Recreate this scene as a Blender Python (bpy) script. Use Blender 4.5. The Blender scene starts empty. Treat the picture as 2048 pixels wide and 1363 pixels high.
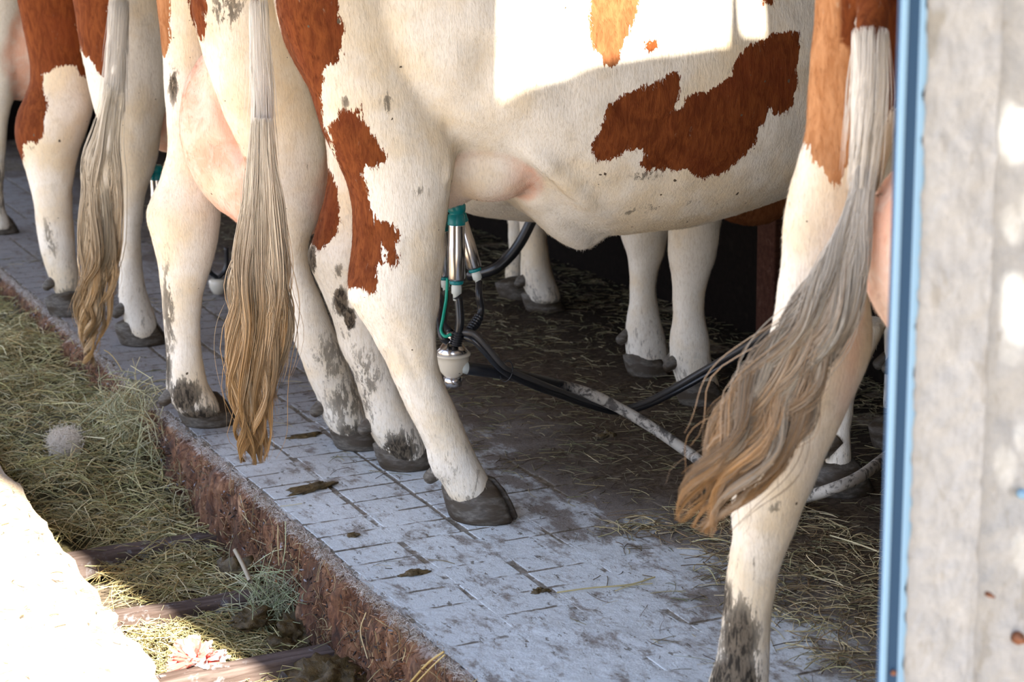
import bpy, bmesh, math, random
import numpy as np
from mathutils import Vector, Matrix, noise as mnoise
C = bpy.context.scene.collection
rng = np.random.default_rng(7)
R = math.radians

# ------------------------------------------------------------------ camera
F = 3985.6; PITCH = .231557; YAW = .435389; ROLL = -.012046
CAM = np.array([-1.327, 0, 1.4])
cam = bpy.data.cameras.new('camera'); camo = bpy.data.objects.new('camera', cam); C.objects.link(camo)
cam.sensor_width = 36; cam.lens = 36 * F / 2048; cam.clip_start = .05; cam.clip_end = 300
_c, _s = math.cos, math.sin
fwd = Vector((_s(YAW) * _c(PITCH), _c(YAW) * _c(PITCH), -_s(PITCH)))
right0 = Vector((_c(YAW), -_s(YAW), 0)); down0 = fwd.cross(right0)
rx = right0 * _c(ROLL) + down0 * _s(ROLL) * -1
# image x axis in camera terms: xc = xr*cr + yr*sr ; yc = -xr*sr + yr*cr
ix = right0 * _c(ROLL) - down0 * _s(ROLL); iy = right0 * _s(ROLL) + down0 * _c(ROLL)
m = Matrix((( ix.x, -iy.x, -fwd.x), (ix.y, -iy.y, -fwd.y), (ix.z, -iy.z, -fwd.z))).to_4x4()
m.translation = Vector(CAM); camo.matrix_world = m
cam.dof.use_dof = True; cam.dof.focus_distance = 4.25; cam.dof.aperture_fstop = 6.3
bpy.context.scene.camera = camo

# ------------------------------------------------------------------ light
sc = bpy.context.scene
sc.view_settings.view_transform = 'Standard'; sc.view_settings.look = 'None'
sc.view_settings.gamma = 1; sc.view_settings.use_curve_mapping = False
sc.view_settings.exposure = 1.38
w = bpy.data.worlds.new('world'); sc.world = w; w.use_nodes = True
nt = w.node_tree; bg = nt.nodes['Background']
tc = nt.nodes.new('ShaderNodeTexCoord'); sep = nt.nodes.new('ShaderNodeSeparateXYZ'); rp = nt.nodes.new('ShaderNodeValToRGB')
nt.links.new(tc.outputs['Generated'], sep.inputs[0]); nt.links.new(sep.outputs[2], rp.inputs[0]); nt.links.new(rp.outputs[0], bg.inputs[0])
rp.color_ramp.elements[0].color = (.86, .90, 1, 1); rp.color_ramp.elements[0].position = 0
rp.color_ramp.elements[1].color = (.42, .60, 1, 1); rp.color_ramp.elements[1].position = .8
bg.inputs[1].default_value = 1.25
SUN = Vector((.30, .60, -.62)).normalized()          # direction the sunlight travels
sl = bpy.data.lights.new('sun', 'SUN'); sl.energy = 10; sl.angle = R(.6); sl.color = (1, .93, .82)
so = bpy.data.objects.new('sun', sl); C.objects.link(so); so.rotation_euler = SUN.to_track_quat('-Z', 'Y').to_euler(); so.location = (-8, -8, 10)

# ------------------------------------------------------------------ survey helpers (a sight line of the camera cut with a plane of the place)
def ray(px, py):
    xr = (px - 1024) / F; yr = (py - 681.5) / F
    cr, sr = _c(ROLL), _s(ROLL); x = xr * cr + yr * sr; yc = -xr * sr + yr * cr
    c, s = _c(PITCH), _s(PITCH); y = c - yc * s; z = -yc * c - s
    cy, sy = _c(YAW), _s(YAW)
    return np.array([x * cy + y * sy, -x * sy + y * cy, z])
def at(px, py, ax, v):
    d = ray(px, py); return CAM + d * ((v - CAM[ax]) / d[ax])
def atX(px, py, v): return at(px, py, 0, v)
def atY(px, py, v): return at(px, py, 1, v)
def atZ(px, py, v): return at(px, py, 2, v)
FW = np.array([_s(YAW), _c(YAW), 0.])
def atD(px, py, d):
    r = ray(px, py); return CAM + r * (d / (r @ FW))

# ------------------------------------------------------------------ object helpers
def tag(o, label=None, cat=None, group=None, kind=None):
    if label: o['label'] = label
    if cat: o['category'] = cat
    if group: o['group'] = group
    if kind: o['kind'] = kind
    return o
def empty(name, loc, label=None, cat=None, group=None):
    o = bpy.data.objects.new(name, None); C.objects.link(o); o.location = loc; o.empty_display_size = .1
    return tag(o, label, cat, group)
def link(name, me, mat, parent=None, smooth=True):
    if mat is not None: me.materials.append(mat)
    o = bpy.data.objects.new(name, me); C.objects.link(o)
    if parent is not None:
        o.parent = parent
        pm = Matrix.Translation(parent.location) if parent.parent is None else Matrix.Translation(parent.location) @ Matrix.Translation(parent.parent.location)
        o.matrix_parent_inverse = pm.inverted() if parent.type == 'EMPTY' else Matrix.Identity(4)
    if smooth and len(me.polygons): me.polygons.foreach_set('use_smooth', np.ones(len(me.polygons), bool))
    return o
def mesh_np(name, v, f):
    """v (N,3), f (M,k) uniform faces"""
    v = np.ascontiguousarray(v, np.float32); f = np.ascontiguousarray(f, np.int32)
    me = bpy.data.meshes.new(name); k = f.shape[1]
    me.vertices.add(len(v)); me.vertices.foreach_set('co', v.ravel())
    me.loops.add(f.size); me.loops.foreach_set('vertex_index', f.ravel())
    me.polygons.add(len(f)); me.polygons.foreach_set('loop_start', np.arange(len(f), dtype=np.int32) * k)
    me.polygons.foreach_set('loop_total', np.full(len(f), k, np.int32))
    me.update(calc_edges=True); me.validate(); return me
def attr(me, name, data, typ='FLOAT'):
    a = me.attributes.new(name, typ, 'POINT')
    if typ == 'FLOAT': a.data.foreach_set('value', np.ascontiguousarray(data, np.float32))
    else: a.data.foreach_set('color', np.ascontiguousarray(np.c_[data, np.ones(len(data))], np.float32).ravel())
def tubes(name, P, rad, sides=3, col=None):
    """P (N,K,3) paths, rad (N,K)"""
    P = np.asarray(P, float); N, K, _ = P.shape; rad = np.broadcast_to(rad, (N, K))
    T = np.gradient(P, axis=1); T /= np.linalg.norm(T, axis=2, keepdims=True) + 1e-9
    ref = np.zeros_like(T); ref[..., 0] = 1; bad = np.abs(T[..., 0]) > .8; bad = np.repeat(bad.mean(1, keepdims=True) > .5, K, 1); ref[bad] = (0, 0, 1)
    A = np.cross(T, ref); A /= np.linalg.norm(A, axis=2, keepdims=True) + 1e-9; B = np.cross(T, A)
    an = np.arange(sides) * 2 * math.pi / sides
    V = P[:, :, None, :] + rad[:, :, None, None] * (A[:, :, None, :] * np.cos(an)[None, None, :, None] + B[:, :, None, :] * np.sin(an)[None, None, :, None])
    idx = np.arange(N * K * sides).reshape(N, K, sides)
    a = idx[:, :-1]; b = idx[:, 1:]; f = np.stack([a, np.roll(a, -1, 2), np.roll(b, -1, 2), b], -1).reshape(-1, 4)
    me = mesh_np(name, V.reshape(-1, 3), f)
    if col is not None:
        col = np.asarray(col, float)
        if col.ndim == 2: col = np.repeat(col[:, None, :], K, 1)
        attr(me, 'Col', np.repeat(col[:, :, None, :], sides, 2).reshape(-1, 3), 'FLOAT_COLOR')
    return me
def bm_mesh(name, bm):
    me = bpy.data.meshes.new(name); bm.normal_update(); bm.to_mesh(me); bm.free(); return me
def add_box(bm, lo, hi, bev=0, rot=None, mid=None):
    g = bmesh.ops.create_cube(bm, size=1); vs = g['verts']
    lo, hi = Vector(lo), Vector(hi)
    for v in vs: v.co = Vector([lo[i] + (v.co[i] + .5) * (hi[i] - lo[i]) for i in range(3)])
    if rot is not None: bmesh.ops.rotate(bm, cent=mid or (lo + hi) / 2, matrix=rot, verts=vs)
    if bev: bmesh.ops.bevel(bm, geom=list({e for v in vs for e in v.link_edges}), offset=bev, segments=2, affect='EDGES', profile=.6)
def box_obj(name, lo, hi, mat, parent=None, bev=0, smooth=False):
    bm = bmesh.new(); add_box(bm, lo, hi, bev); return link(name, bm_mesh(name, bm), mat, parent, smooth)
def spline(pts, n):
    """Catmull-Rom through rows of pts (any width)"""
    P = np.asarray(pts, float); P = np.vstack([2 * P[0] - P[1], P, 2 * P[-1] - P[-2]]); out = []
    for t in np.linspace(0, len(P) - 3, n):
        i = min(int(t), len(P) - 4); u = t - i; a, b, c, d = P[i:i + 4]
        out.append(.5 * (2 * b + (c - a) * u + (2 * a - 5 * b + 4 * c - d) * u * u + (3 * b - a - 3 * c + d) * u ** 3))
    return np.array(out)
def tube_obj(name, pts, r, mat, parent=None, sides=12, n=None, caps=True):
    pts = np.asarray(pts, float); n = n or max(2, len(pts) * 8)
    P = spline(pts, n) if len(pts) > 2 else np.linspace(pts[0], pts[1], n)
    rr = np.full(n, r) if np.isscalar(r) else np.interp(np.linspace(0, 1, n), np.linspace(0, 1, len(r)), r)
    if caps:
        P = np.vstack([P[0] - (P[1] - P[0]) * 1e-3, P, P[-1] + (P[-1] - P[-2]) * 1e-3]); rr = np.r_[1e-4, rr, 1e-4]
    return link(name, tubes(name, P[None], rr[None], sides), mat, parent)
def lathe_obj(name, prof, p0, p1, mat, parent=None, sides=28):
    """profile [(t along p0-p1 0..1, radius)]"""
    p0, p1 = np.array(p0, float), np.array(p1, float)
    P = np.array([p0 + (p1 - p0) * t for t, _ in prof]); r = np.array([x for _, x in prof])
    T = (p1 - p0) / np.linalg.norm(p1 - p0); ref = np.array([1., 0, 0]); A = np.cross(T, ref); A /= np.linalg.norm(A); B = np.cross(T, A)
    an = np.arange(sides) * 2 * math.pi / sides
    V = P[:, None] + r[:, None, None] * (A * np.cos(an)[:, None] + B * np.sin(an)[:, None])[None]
    K = len(P); idx = np.arange(K * sides).reshape(K, sides); a, b = idx[:-1], idx[1:]
    f = np.stack([a, np.roll(a, -1, 1), np.roll(b, -1, 1), b], -1).reshape(-1, 4)
    return link(name, mesh_np(name, V.reshape(-1, 3), f), mat, parent)

# ------------------------------------------------------------------ material helpers
class M:
    def __init__(s, name):
        s.m = bpy.data.materials.new(name); s.m.use_nodes = True; s.t = s.m.node_tree; s.b = s.t.nodes['Principled BSDF']
    def n(s, typ, **kw):
        nd = s.t.nodes.new(typ)
        for k, v in kw.items():
            if k.startswith('i_'):
                key = k[2:]; nd.inputs[int(key) if key.isdigit() else key].default_value = v
            else: setattr(nd, k, v)
        return nd
    def l(s, a, b): s.t.links.new(a, b)
    def pos(s, scale=(1, 1, 1)):
        g = s.n('ShaderNodeNewGeometry'); mp = s.n('ShaderNodeMapping'); mp.inputs['Scale'].default_value = scale
        s.l(g.outputs['Position'], mp.inputs[0]); return mp.outputs[0]
    def noise(s, scale, vec=None, detail=4, rough=.6, dist=0):
        nd = s.n('ShaderNodeTexNoise'); nd.inputs['Scale'].default_value = scale; nd.inputs['Detail'].default_value = detail
        nd.inputs['Roughness'].default_value = rough; nd.inputs['Distortion'].default_value = dist
        if vec is not None: s.l(vec, nd.inputs['Vector'])
        return nd.outputs[0]
    def ramp(s, fac, stops):
        nd = s.n('ShaderNodeValToRGB'); cr = nd.color_ramp
        while len(cr.elements) < len(stops): cr.elements.new(.5)
        for e, (p, c) in zip(cr.elements, stops): e.position = p; e.color = (*c, 1) if len(c) == 3 else c
        s.l(fac, nd.inputs[0]); return nd.outputs[0]
    def step(s, fac, a, b):
        nd = s.n('ShaderNodeMapRange', interpolation_type='SMOOTHSTEP'); s.l(fac, nd.inputs[0])
        nd.inputs[1].default_value = a; nd.inputs[2].default_value = b; return nd.outputs[0]
    def mix(s, fac, a, b):
        nd = s.n('ShaderNodeMix', data_type='RGBA')
        for v, i in ((fac, 0), (a, 6), (b, 7)):
            if isinstance(v, (int, float)): nd.inputs[i].default_value = v
            elif isinstance(v, tuple): nd.inputs[i].default_value = (*v, 1)
            else: s.l(v, nd.inputs[i])
        return nd.outputs[2]
    def math(s, op, a, b=0.):
        nd = s.n('ShaderNodeMath', operation=op)
        for v, i in ((a, 0), (b, 1)):
            if isinstance(v, (int, float)): nd.inputs[i].default_value = v
            else: s.l(v, nd.inputs[i])
        return nd.outputs[0]
    def at(s, name, out=2):
        nd = s.n('ShaderNodeAttribute', attribute_name=name); return nd.outputs[out]
    def bump(s, h, strength=.3, dist=.002, nrm=None):
        nd = s.n('ShaderNodeBump'); nd.inputs['Strength'].default_value = strength; nd.inputs['Distance'].default_value = dist
        s.l(h, nd.inputs['Height'])
        if nrm is not None: s.l(nrm, nd.inputs['Normal'])
        s.l(nd.outputs[0], s.b.inputs['Normal']); return nd.outputs[0]
    def col(s, c):
        if isinstance(c, tuple): s.b.inputs['Base Color'].default_value = (*c, 1)
        else: s.l(c, s.b.inputs['Base Color'])
        return s
    def set(s, **kw):
        for k, v in kw.items():
            i = s.b.inputs[k.replace('_', ' ')]
            if isinstance(v, (int, float, tuple)): i.default_value = v
            else: s.l(v, i)
        return s
def simple(name, c, rough=.6, metal=0, **kw):
    x = M(name); x.col(c).set(Roughness=rough, Metallic=metal, **kw); return x.m

# coat of the cows: attributes brown (signed distance in metres to the patch edge), tone, pink, dirt
def coat_mat():
    x = M('cow coat')
    g = x.n('ShaderNodeTexCoord').outputs['Object']
    mp = x.n('ShaderNodeMapping'); mp.inputs['Scale'].default_value = (1, 1, .28); x.l(g, mp.inputs[0]); hv = mp.outputs[0]
    hair = x.noise(260, hv, 3, .6, .4); hair2 = x.noise(70, hv, 3, .65, .6); big = x.noise(5, g, 4, .6); mid = x.noise(22, g, 4, .65, .5)
    white = x.mix(x.step(big, .40, .66), (.84, .785, .685), (.79, .665, .475))
    white = x.mix(x.math('MULTIPLY', x.step(hair2, .52, .74), .35), white, (.66, .58, .45))
    white = x.mix(x.math('MULTIPLY', x.step(hair, .45, .75), .5), white, (.60, .52, .40))
    white = x.mix(x.math('MULTIPLY', x.step(mid, .58, .74), .35), white, (.55, .49, .38))
    b1 = x.mix(x.step(hair2, .3, .7), (.115, .027, .007), (.205, .058, .015))
    b1 = x.mix(x.math('MULTIPLY', x.step(big, .5, .7), .5), b1, (.16, .036, .012))
    bl = x.mix(x.step(hair2, .3, .7), (.36, .155, .06), (.50, .25, .115))
    brown = x.mix(x.at('tone'), b1, bl)
    bf = x.math('ADD', x.at('brown'), x.math('MULTIPLY', x.math('SUBTRACT', hair2, .5), .030))
    bf = x.math('ADD', bf, x.math('MULTIPLY', x.math('SUBTRACT', hair, .5), .022))
    c = x.mix(x.step(bf, -.0012, .0012), white, brown)
    pinkc = x.mix(x.step(mid, .4, .65), (.76, .44, .31), (.79, .57, .45))
    c = x.mix(x.at('pink'), c, pinkc)
    dn = x.noise(46, mp.outputs[0], 6, .75, .5); dn2 = x.noise(9, g, 4, .6)
    dn3 = x.noise(120, hv, 3, .7, .5)
    dd = x.math('ADD', x.math('MULTIPLY', x.math('SUBTRACT', dn, .5), 1.1), x.math('MULTIPLY', x.math('SUBTRACT', dn2, .5), .5))
    dd = x.math('ADD', x.math('ADD', dd, x.math('MULTIPLY', x.math('SUBTRACT', dn3, .5), .8)), .5)
    th = x.math('SUBTRACT', .90, x.math('MULTIPLY', x.at('dirt'), .66))
    df = x.math('SUBTRACT', dd, th)
    dc = x.mix(x.step(dn3, .4, .6), (.15, .12, .085), (.03, .025, .019))
    c = x.mix(x.math('MULTIPLY', x.step(df, -.12, .05), .35), c, (.40, .34, .25))
    c = x.mix(x.math('MULTIPLY', x.step(df, -.01, .04), x.step(x.at('dirt'), .1, 1.0)), c, dc)
    fl = x.noise(55, g, 1, .5)
    c = x.mix(x.step(x.math('ADD', fl, x.math('MULTIPLY', x.math('SUBTRACT', big, .5), .35)), .80, .81), c, (.12, .09, .06))
    x.col(c); x.set(Roughness=.78); x.b.inputs['Specular IOR Level'].default_value = .25
    x.b.inputs['Specular IOR Level'].default_value = .12
    h = x.math('ADD', x.math('MULTIPLY', hair, .6), x.math('MULTIPLY', hair2, .9))
    h = x.math('ADD', h, x.math('MULTIPLY', x.step(df, -.02, .05), .8))
    x.bump(h, .4, .004)
    return x.m
COAT = coat_mat()
def horn_mat():
    x = M('hoof horn'); g = x.pos((1, 1, 3)); n = x.noise(60, g, 5, .7); n2 = x.noise(14, g, 3)
    c = x.mix(x.step(n, .35, .7), (.060, .050, .038), (.15, .13, .105)); c = x.mix(x.step(n2, .42, .6), c, (.045, .030, .016))
    x.col(c).set(Roughness=.6); x.bump(n, .5, .003); return x.m
HORN = horn_mat()
def hair_mat():
    x = M('tail hair'); c = x.at('Col', 0); x.col(c).set(Roughness=.5); x.b.inputs['Specular IOR Level'].default_value = .35; return x.m
HAIR = hair_mat()
STRAW = (lambda x: (x.col(x.at('Col', 0)).set(Roughness=.6), x.m)[1])(M('straw'))
TEAL = simple('teal rubber', (.0, .21, .23), .35)
STEEL = simple('brushed stainless steel', (.62, .60, .60), .22, 1)
RUBBER = simple('black rubber', (.012, .013, .016), .28)
GREENR = simple('green rubber stripe', (.0, .30, .20), .4)
NOZ = simple('milky plastic nozzle', (.62, .68, .66), .35)
GLASSY = simple('milky plastic bowl', (.66, .61, .50), .18)

def lime_col(x):
    """whitewashed floor: bluish lime, dirt, manure, painted shade; colour keyed to the place"""
    p = x.pos(); gx = x.n('ShaderNodeSeparateXYZ'); x.l(p, gx.inputs[0])
    n1 = x.noise(2.2, p, 5, .62, .4); n2 = x.noise(9, x.pos((1.6, .8, 1)), 7, .75, .2); n3 = x.noise(60, p, 4, .7, .4); n4 = x.noise(230, p, 2, .6)
    base = x.mix(x.step(n3, .3, .7), (.68, .735, .77), (.57, .61, .63))
    base = x.mix(x.math('MULTIPLY', x.step(n4, .5, .66), .5), base, (.74, .77, .83))
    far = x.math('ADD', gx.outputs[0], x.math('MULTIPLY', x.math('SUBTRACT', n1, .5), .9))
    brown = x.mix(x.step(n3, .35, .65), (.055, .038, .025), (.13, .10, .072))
    deep = x.step(gx.outputs[0], .95, 1.7); brown = x.mix(deep, brown, (.018, .013, .009))  # inner floor painted darker, standing in for the gloom inside the barn
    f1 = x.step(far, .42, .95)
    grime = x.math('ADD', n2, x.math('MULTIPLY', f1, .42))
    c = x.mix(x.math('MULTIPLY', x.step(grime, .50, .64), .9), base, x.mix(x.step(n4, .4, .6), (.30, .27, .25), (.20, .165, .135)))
    far_shade = x.step(x.math('ADD', gx.outputs[1], x.math('MULTIPLY', x.math('SUBTRACT', n1, .5), 1.6)), 4.1, 5.2)  # shade over the far stalls, painted into the floor colour
    c = x.mix(x.math('MULTIPLY', far_shade, .72), c, (.20, .165, .15))
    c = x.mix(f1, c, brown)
    c = x.mix(x.math('MULTIPLY', x.step(x.noise(24, x.pos((2.4, .8, 1)), 6, .78, .15), .585, .62), .8), c, (.10, .075, .045))
    return c, n3, n4, n2
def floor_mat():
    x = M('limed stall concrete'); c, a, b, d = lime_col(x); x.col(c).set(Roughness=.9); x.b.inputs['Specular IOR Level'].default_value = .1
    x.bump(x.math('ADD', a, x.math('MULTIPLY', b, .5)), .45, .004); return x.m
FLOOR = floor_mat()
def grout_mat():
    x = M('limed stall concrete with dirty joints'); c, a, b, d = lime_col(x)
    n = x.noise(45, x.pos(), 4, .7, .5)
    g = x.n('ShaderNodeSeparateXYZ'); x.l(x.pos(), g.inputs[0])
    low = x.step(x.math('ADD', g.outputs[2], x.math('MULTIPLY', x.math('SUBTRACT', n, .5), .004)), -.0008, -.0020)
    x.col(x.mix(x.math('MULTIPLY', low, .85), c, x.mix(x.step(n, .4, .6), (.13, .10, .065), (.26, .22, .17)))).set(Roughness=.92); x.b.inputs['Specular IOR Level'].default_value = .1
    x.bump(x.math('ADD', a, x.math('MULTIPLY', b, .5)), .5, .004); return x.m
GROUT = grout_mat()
def crust_mat():
    x = M('manure crust on platform side'); p = x.pos((1, 1, .35)); q = x.pos()
    n = x.noise(38, p, 6, .72, .8); n2 = x.noise(11, p, 4, .65, .5); n3 = x.noise(150, q, 3, .7)
    c = x.ramp(n, [(.30, (.030, .015, .010)), (.44, (.12, .05, .026)), (.57, (.26, .125, .062)), (.74, (.52, .32, .19))])
    c = x.mix(x.math('MULTIPLY', x.step(n2, .5, .68), .7), c, (.055, .034, .026))
    c = x.mix(x.step(x.noise(26, q, 4, .7), .665, .70), c, (.42, .42, .47))
    g = x.n('ShaderNodeSeparateXYZ'); x.l(q, g.inputs[0])
    c = x.mix(x.math('MULTIPLY', x.step(x.math('ADD', g.outputs[2], x.math('MULTIPLY', x.math('SUBTRACT', n, .5), .06)), -.012, -.001), .6), c, (.50, .47, .45))
    x.col(c).set(Roughness=.9); x.bump(x.math('ADD', n, x.math('MULTIPLY', n3, .5)), .8, .008); return x.m
CRUST = crust_mat()
def concrete(name, c1, c2, c3, sc_=1.):
    x = M(name); p = x.pos(); n = x.noise(6 * sc_, p, 6, .65, .3); n2 = x.noise(40 * sc_, p, 4, .7); n3 = x.noise(3 * sc_, x.pos((1, 1, .5)), 4, .7, .6)
    c = x.mix(x.step(n2, .35, .65), c1, c2); c = x.mix(x.step(n, .56, .70), c, c3)
    x.col(c).set(Roughness=.85); x.bump(x.math('ADD', n2, n), .4, .004); return x.m
def walk_mat():
    x = M('sunlit walkway concrete'); p = x.pos(); q = x.pos((1.5, .8, 1)); n = x.noise(6, p, 5, .6, .3); n2 = x.noise(26, q, 6, .75, .6); n3 = x.noise(90, p, 3, .7)
    c = x.mix(x.step(n, .4, .65), (.50, .41, .30), (.44, .34, .235)); c = x.mix(x.math('MULTIPLY', x.step(n3, .5, .7), .4), c, (.36, .27, .18))
    sp = x.step(n2, .625, .66); c = x.mix(x.math('MULTIPLY', sp, .9), c, (.085, .055, .03)); x.col(c).set(Roughness=.9)
    x.bump(x.math('ADD', n3, x.math('MULTIPLY', sp, 2.)), .7, .006); return x.m
WALK = walk_mat()
GUTTER = concrete('gutter floor', (.16, .125, .085), (.10, .075, .05), (.25, .24, .23))
def pillar_mat():
    x = M('whitewashed pillar render'); p = x.pos(); q = x.pos((1, 1, .45))
    n = x.noise(90, p, 4, .7); n2 = x.noise(34, q, 5, .7, .5); n3 = x.noise(9, q, 3, .6, .4)
    c = x.mix(x.step(n, .3, .7), (.50, .51, .51), (.44, .45, .45))
    c = x.mix(x.math('MULTIPLY', x.step(n2, .58, .66), .55), c, (.34, .32, .28))
    c = x.mix(x.math('MULTIPLY', x.step(n3, .62, .67), .6), c, (.30, .28, .23))
    x.col(c).set(Roughness=.8); x.bump(x.math('ADD', n, n2), .5, .004); return x.m
PILLAR = pillar_mat()
def wood_mat(name, a, b, d):
    x = M(name); p = x.pos((1, 9, 9)); n = x.noise(7, p, 6, .7, .4); n2 = x.noise(24, x.pos(), 4, .7)
    c = x.mix(x.step(n, .35, .65), a, b); c = x.mix(x.step(n2, .55, .68), c, d); x.col(c).set(Roughness=.85); x.b.inputs['Specular IOR Level'].default_value = .05; x.bump(n, .4, .003); return x.m
WOOD = wood_mat('grey weathered wood', (.17, .13, .115), (.085, .06, .05), (.26, .25, .26))
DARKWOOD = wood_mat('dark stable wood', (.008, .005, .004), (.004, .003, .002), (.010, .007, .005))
ROOF = simple('roof underside', (.035, .028, .022), .9)
BLUEL = simple('light blue painted steel', (.27, .47, .66), .38)
BLUED = simple('dark blue rubber seal', (.016, .066, .145), .6)
RUST = simple('rusty bolt steel', (.30, .13, .07), .6, .5)
def dung_mat():
    x = M('fresh dung'); n = x.noise(55, x.pos(), 5, .7); x.col(x.mix(x.step(n, .35, .65), (.055, .036, .012), (.13, .085, .03))).set(Roughness=.45); x.bump(n, .8, .008); return x.m
DUNG = dung_mat()

# ------------------------------------------------------------------ fast noise for geometry
_tab = rng.random((64, 64, 64))
def vnoise(P, s):
    Q = np.asarray(P) * s; i = np.floor(Q).astype(int); f = Q - i; f = f * f * (3 - 2 * f); i &= 63; j = (i + 1) & 63
    r = 0
    for a in (0, 1):
        for b in (0, 1):
            for c in (0, 1):
                wgt = (f[..., 0] if a else 1 - f[..., 0]) * (f[..., 1] if b else 1 - f[..., 1]) * (f[..., 2] if c else 1 - f[..., 2])
                r = r + wgt * _tab[(j if a else i)[..., 0], (j if b else i)[..., 1], (j if c else i)[..., 2]]
    return r - .5
def fnoise(P, s, o=3): return sum(vnoise(P, s * 2 ** k) * .55 ** k for k in range(o))
def grid_mesh(name, fn, nu, nv):
    u, v = np.meshgrid(np.linspace(0, 1, nu), np.linspace(0, 1, nv), indexing='ij')
    P = fn(u, v).reshape(-1, 3); i = np.arange(nu * nv).reshape(nu, nv)
    f = np.stack([i[:-1, :-1], i[1:, :-1], i[1:, 1:], i[:-1, 1:]], -1).reshape(-1, 4)
    return mesh_np(name, P, f)

# ------------------------------------------------------------------ the setting
EDGE_Y0, EDGE_Y1 = 1.75, 11.0
fl = empty('floor', (0, 0, 0)); tag(fl, kind='structure')
def f_floor(u, v):
    X = .006 + (u ** 1.5) * 3.4; Y = EDGE_Y0 + v * (EDGE_Y1 - EDGE_Y0); P = np.stack([X, Y, 0 * X], -1)
    Z = -.0036 + fnoise(P, 9, 4) * .0055 + fnoise(P, 55, 2) * .0014 + fnoise(P, 1.5, 2) * .003
    msk = np.clip((3.55 + (X - .35) * .9 - Y) / .35, 0, 1) + np.clip(fnoise(P + 7, 1.3, 2) * 3 - .25, 0, 1) + np.clip((X - .62) / .3, 0, 1)
    Z = Z + .0014 + np.clip(msk, 0, 1) * .0034
    P[..., 2] = Z; return P
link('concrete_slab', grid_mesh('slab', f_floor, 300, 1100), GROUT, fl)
# bricks: pressed pavers, 8 rows deep along the platform edge
bw, bl = .155, .100
def brick_mesh(k):
    bm = bmesh.new(); add_box(bm, (-bw / 2 + .006, -bl / 2 + .005, -.02), (bw / 2 - .006, bl / 2 - .005, 0), .0022)
    for v in bm.verts: v.co += Vector((vnoise(np.array([v.co.x, v.co.y, k + .5]), 31) * .004, vnoise(np.array([v.co.y, k + .3, v.co.x]), 31) * .004, 0))
    me = bm_mesh('brick', bm); me.materials.append(GROUT); return me
bms = [brick_mesh(k) for k in range(6)]
stuffbm = bmesh.new(); r_ = random.Random(3)
for i in range(12):
    for j in range(80):
        x = .012 + bw * (i + .5); y = 1.8 + bl * (j + .5)
        single = i < 8 and 11 <= j < 48
        z = r_.uniform(-.0004, .0005); tx, ty = r_.gauss(0, .003), r_.gauss(0, .003); dx = r_.gauss(0, .0022)
        if single:
            o = bpy.data.objects.new('brick', bms[r_.randrange(6)]); C.objects.link(o); o.parent = fl
            o.location = (x + dx, y, z); o.rotation_euler = (tx, ty, r_.gauss(0, .012) + (math.pi if r_.random() < .5 else 0))
        elif i < 10:
            add_box(stuffbm, (x - bw / 2 + .006, y - bl / 2 + .005, -.02), (x + bw / 2 - .006, y + bl / 2 - .005, z))
so_ = link('brick_paving', bm_mesh('brick_paving', stuffbm), GROUT, fl, False); tag(so_, kind='stuff')
# crusted side of the platform
def f_face(u, v):
    Y = EDGE_Y0 + u * (EDGE_Y1 - EDGE_Y0); Z = -.30 + v * .30
    P = np.stack([0 * Y, Y, Z * .5], -1); bul = fnoise(P, 14, 4) * .05 + fnoise(P + 5, 60, 2) * .010
    taper = np.clip((0 - Z) / .03, 0, 1) ** .5
    X = -.004 - .016 * taper + bul * (.25 + .75 * taper) + .014 * np.clip((Z + .03) / .03, 0, 1) ** 2
    Zt = np.where(v > .985, -.002 + fnoise(P, 40, 2) * .006, Z)
    return np.stack([X, Y, Zt], -1)
link('platform_side', grid_mesh('platform_side', f_face, 1500, 46), CRUST, fl)
# gutter and walkway
gf = grid_mesh('gutter_floor', lambda u, v: np.stack([-.60 + u * .65, EDGE_Y0 + v * 9.3, -.245 + fnoise(np.stack([u * .65, v * 9.3, 0 * u], -1), 14, 3) * .02], -1), 26, 380)
go = link('gutter_floor', gf, GUTTER); tag(go, kind='structure')
def f_walk(u, v):
    Y = -6 + v * 20; X = -9 + 8.512 * (1 - (1 - u) ** 2.2); P = np.stack([X, Y, 0 * X], -1)
    Z = fnoise(P, 6, 4) * .010 + fnoise(P, 30, 2) * .004; near = np.clip((X + .56) / .075, 0, 1)
    X = X + near * fnoise(P, 12, 3) * .02; Z = Z - near ** 2 * .012
    return np.stack([X, Y, Z], -1)
wk = link('walkway', grid_mesh('walkway', f_walk, 150, 500), WALK); tag(wk, kind='structure')
wk2 = box_obj('walkway_side', (-.60, 1.75, -.30), (-.495, 11, -.012), WALK, None); tag(wk2, kind='structure')
gr = box_obj('ground', (-40, -40, -.45), (40, 40, -.32), WALK); tag(gr, kind='structure')
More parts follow.
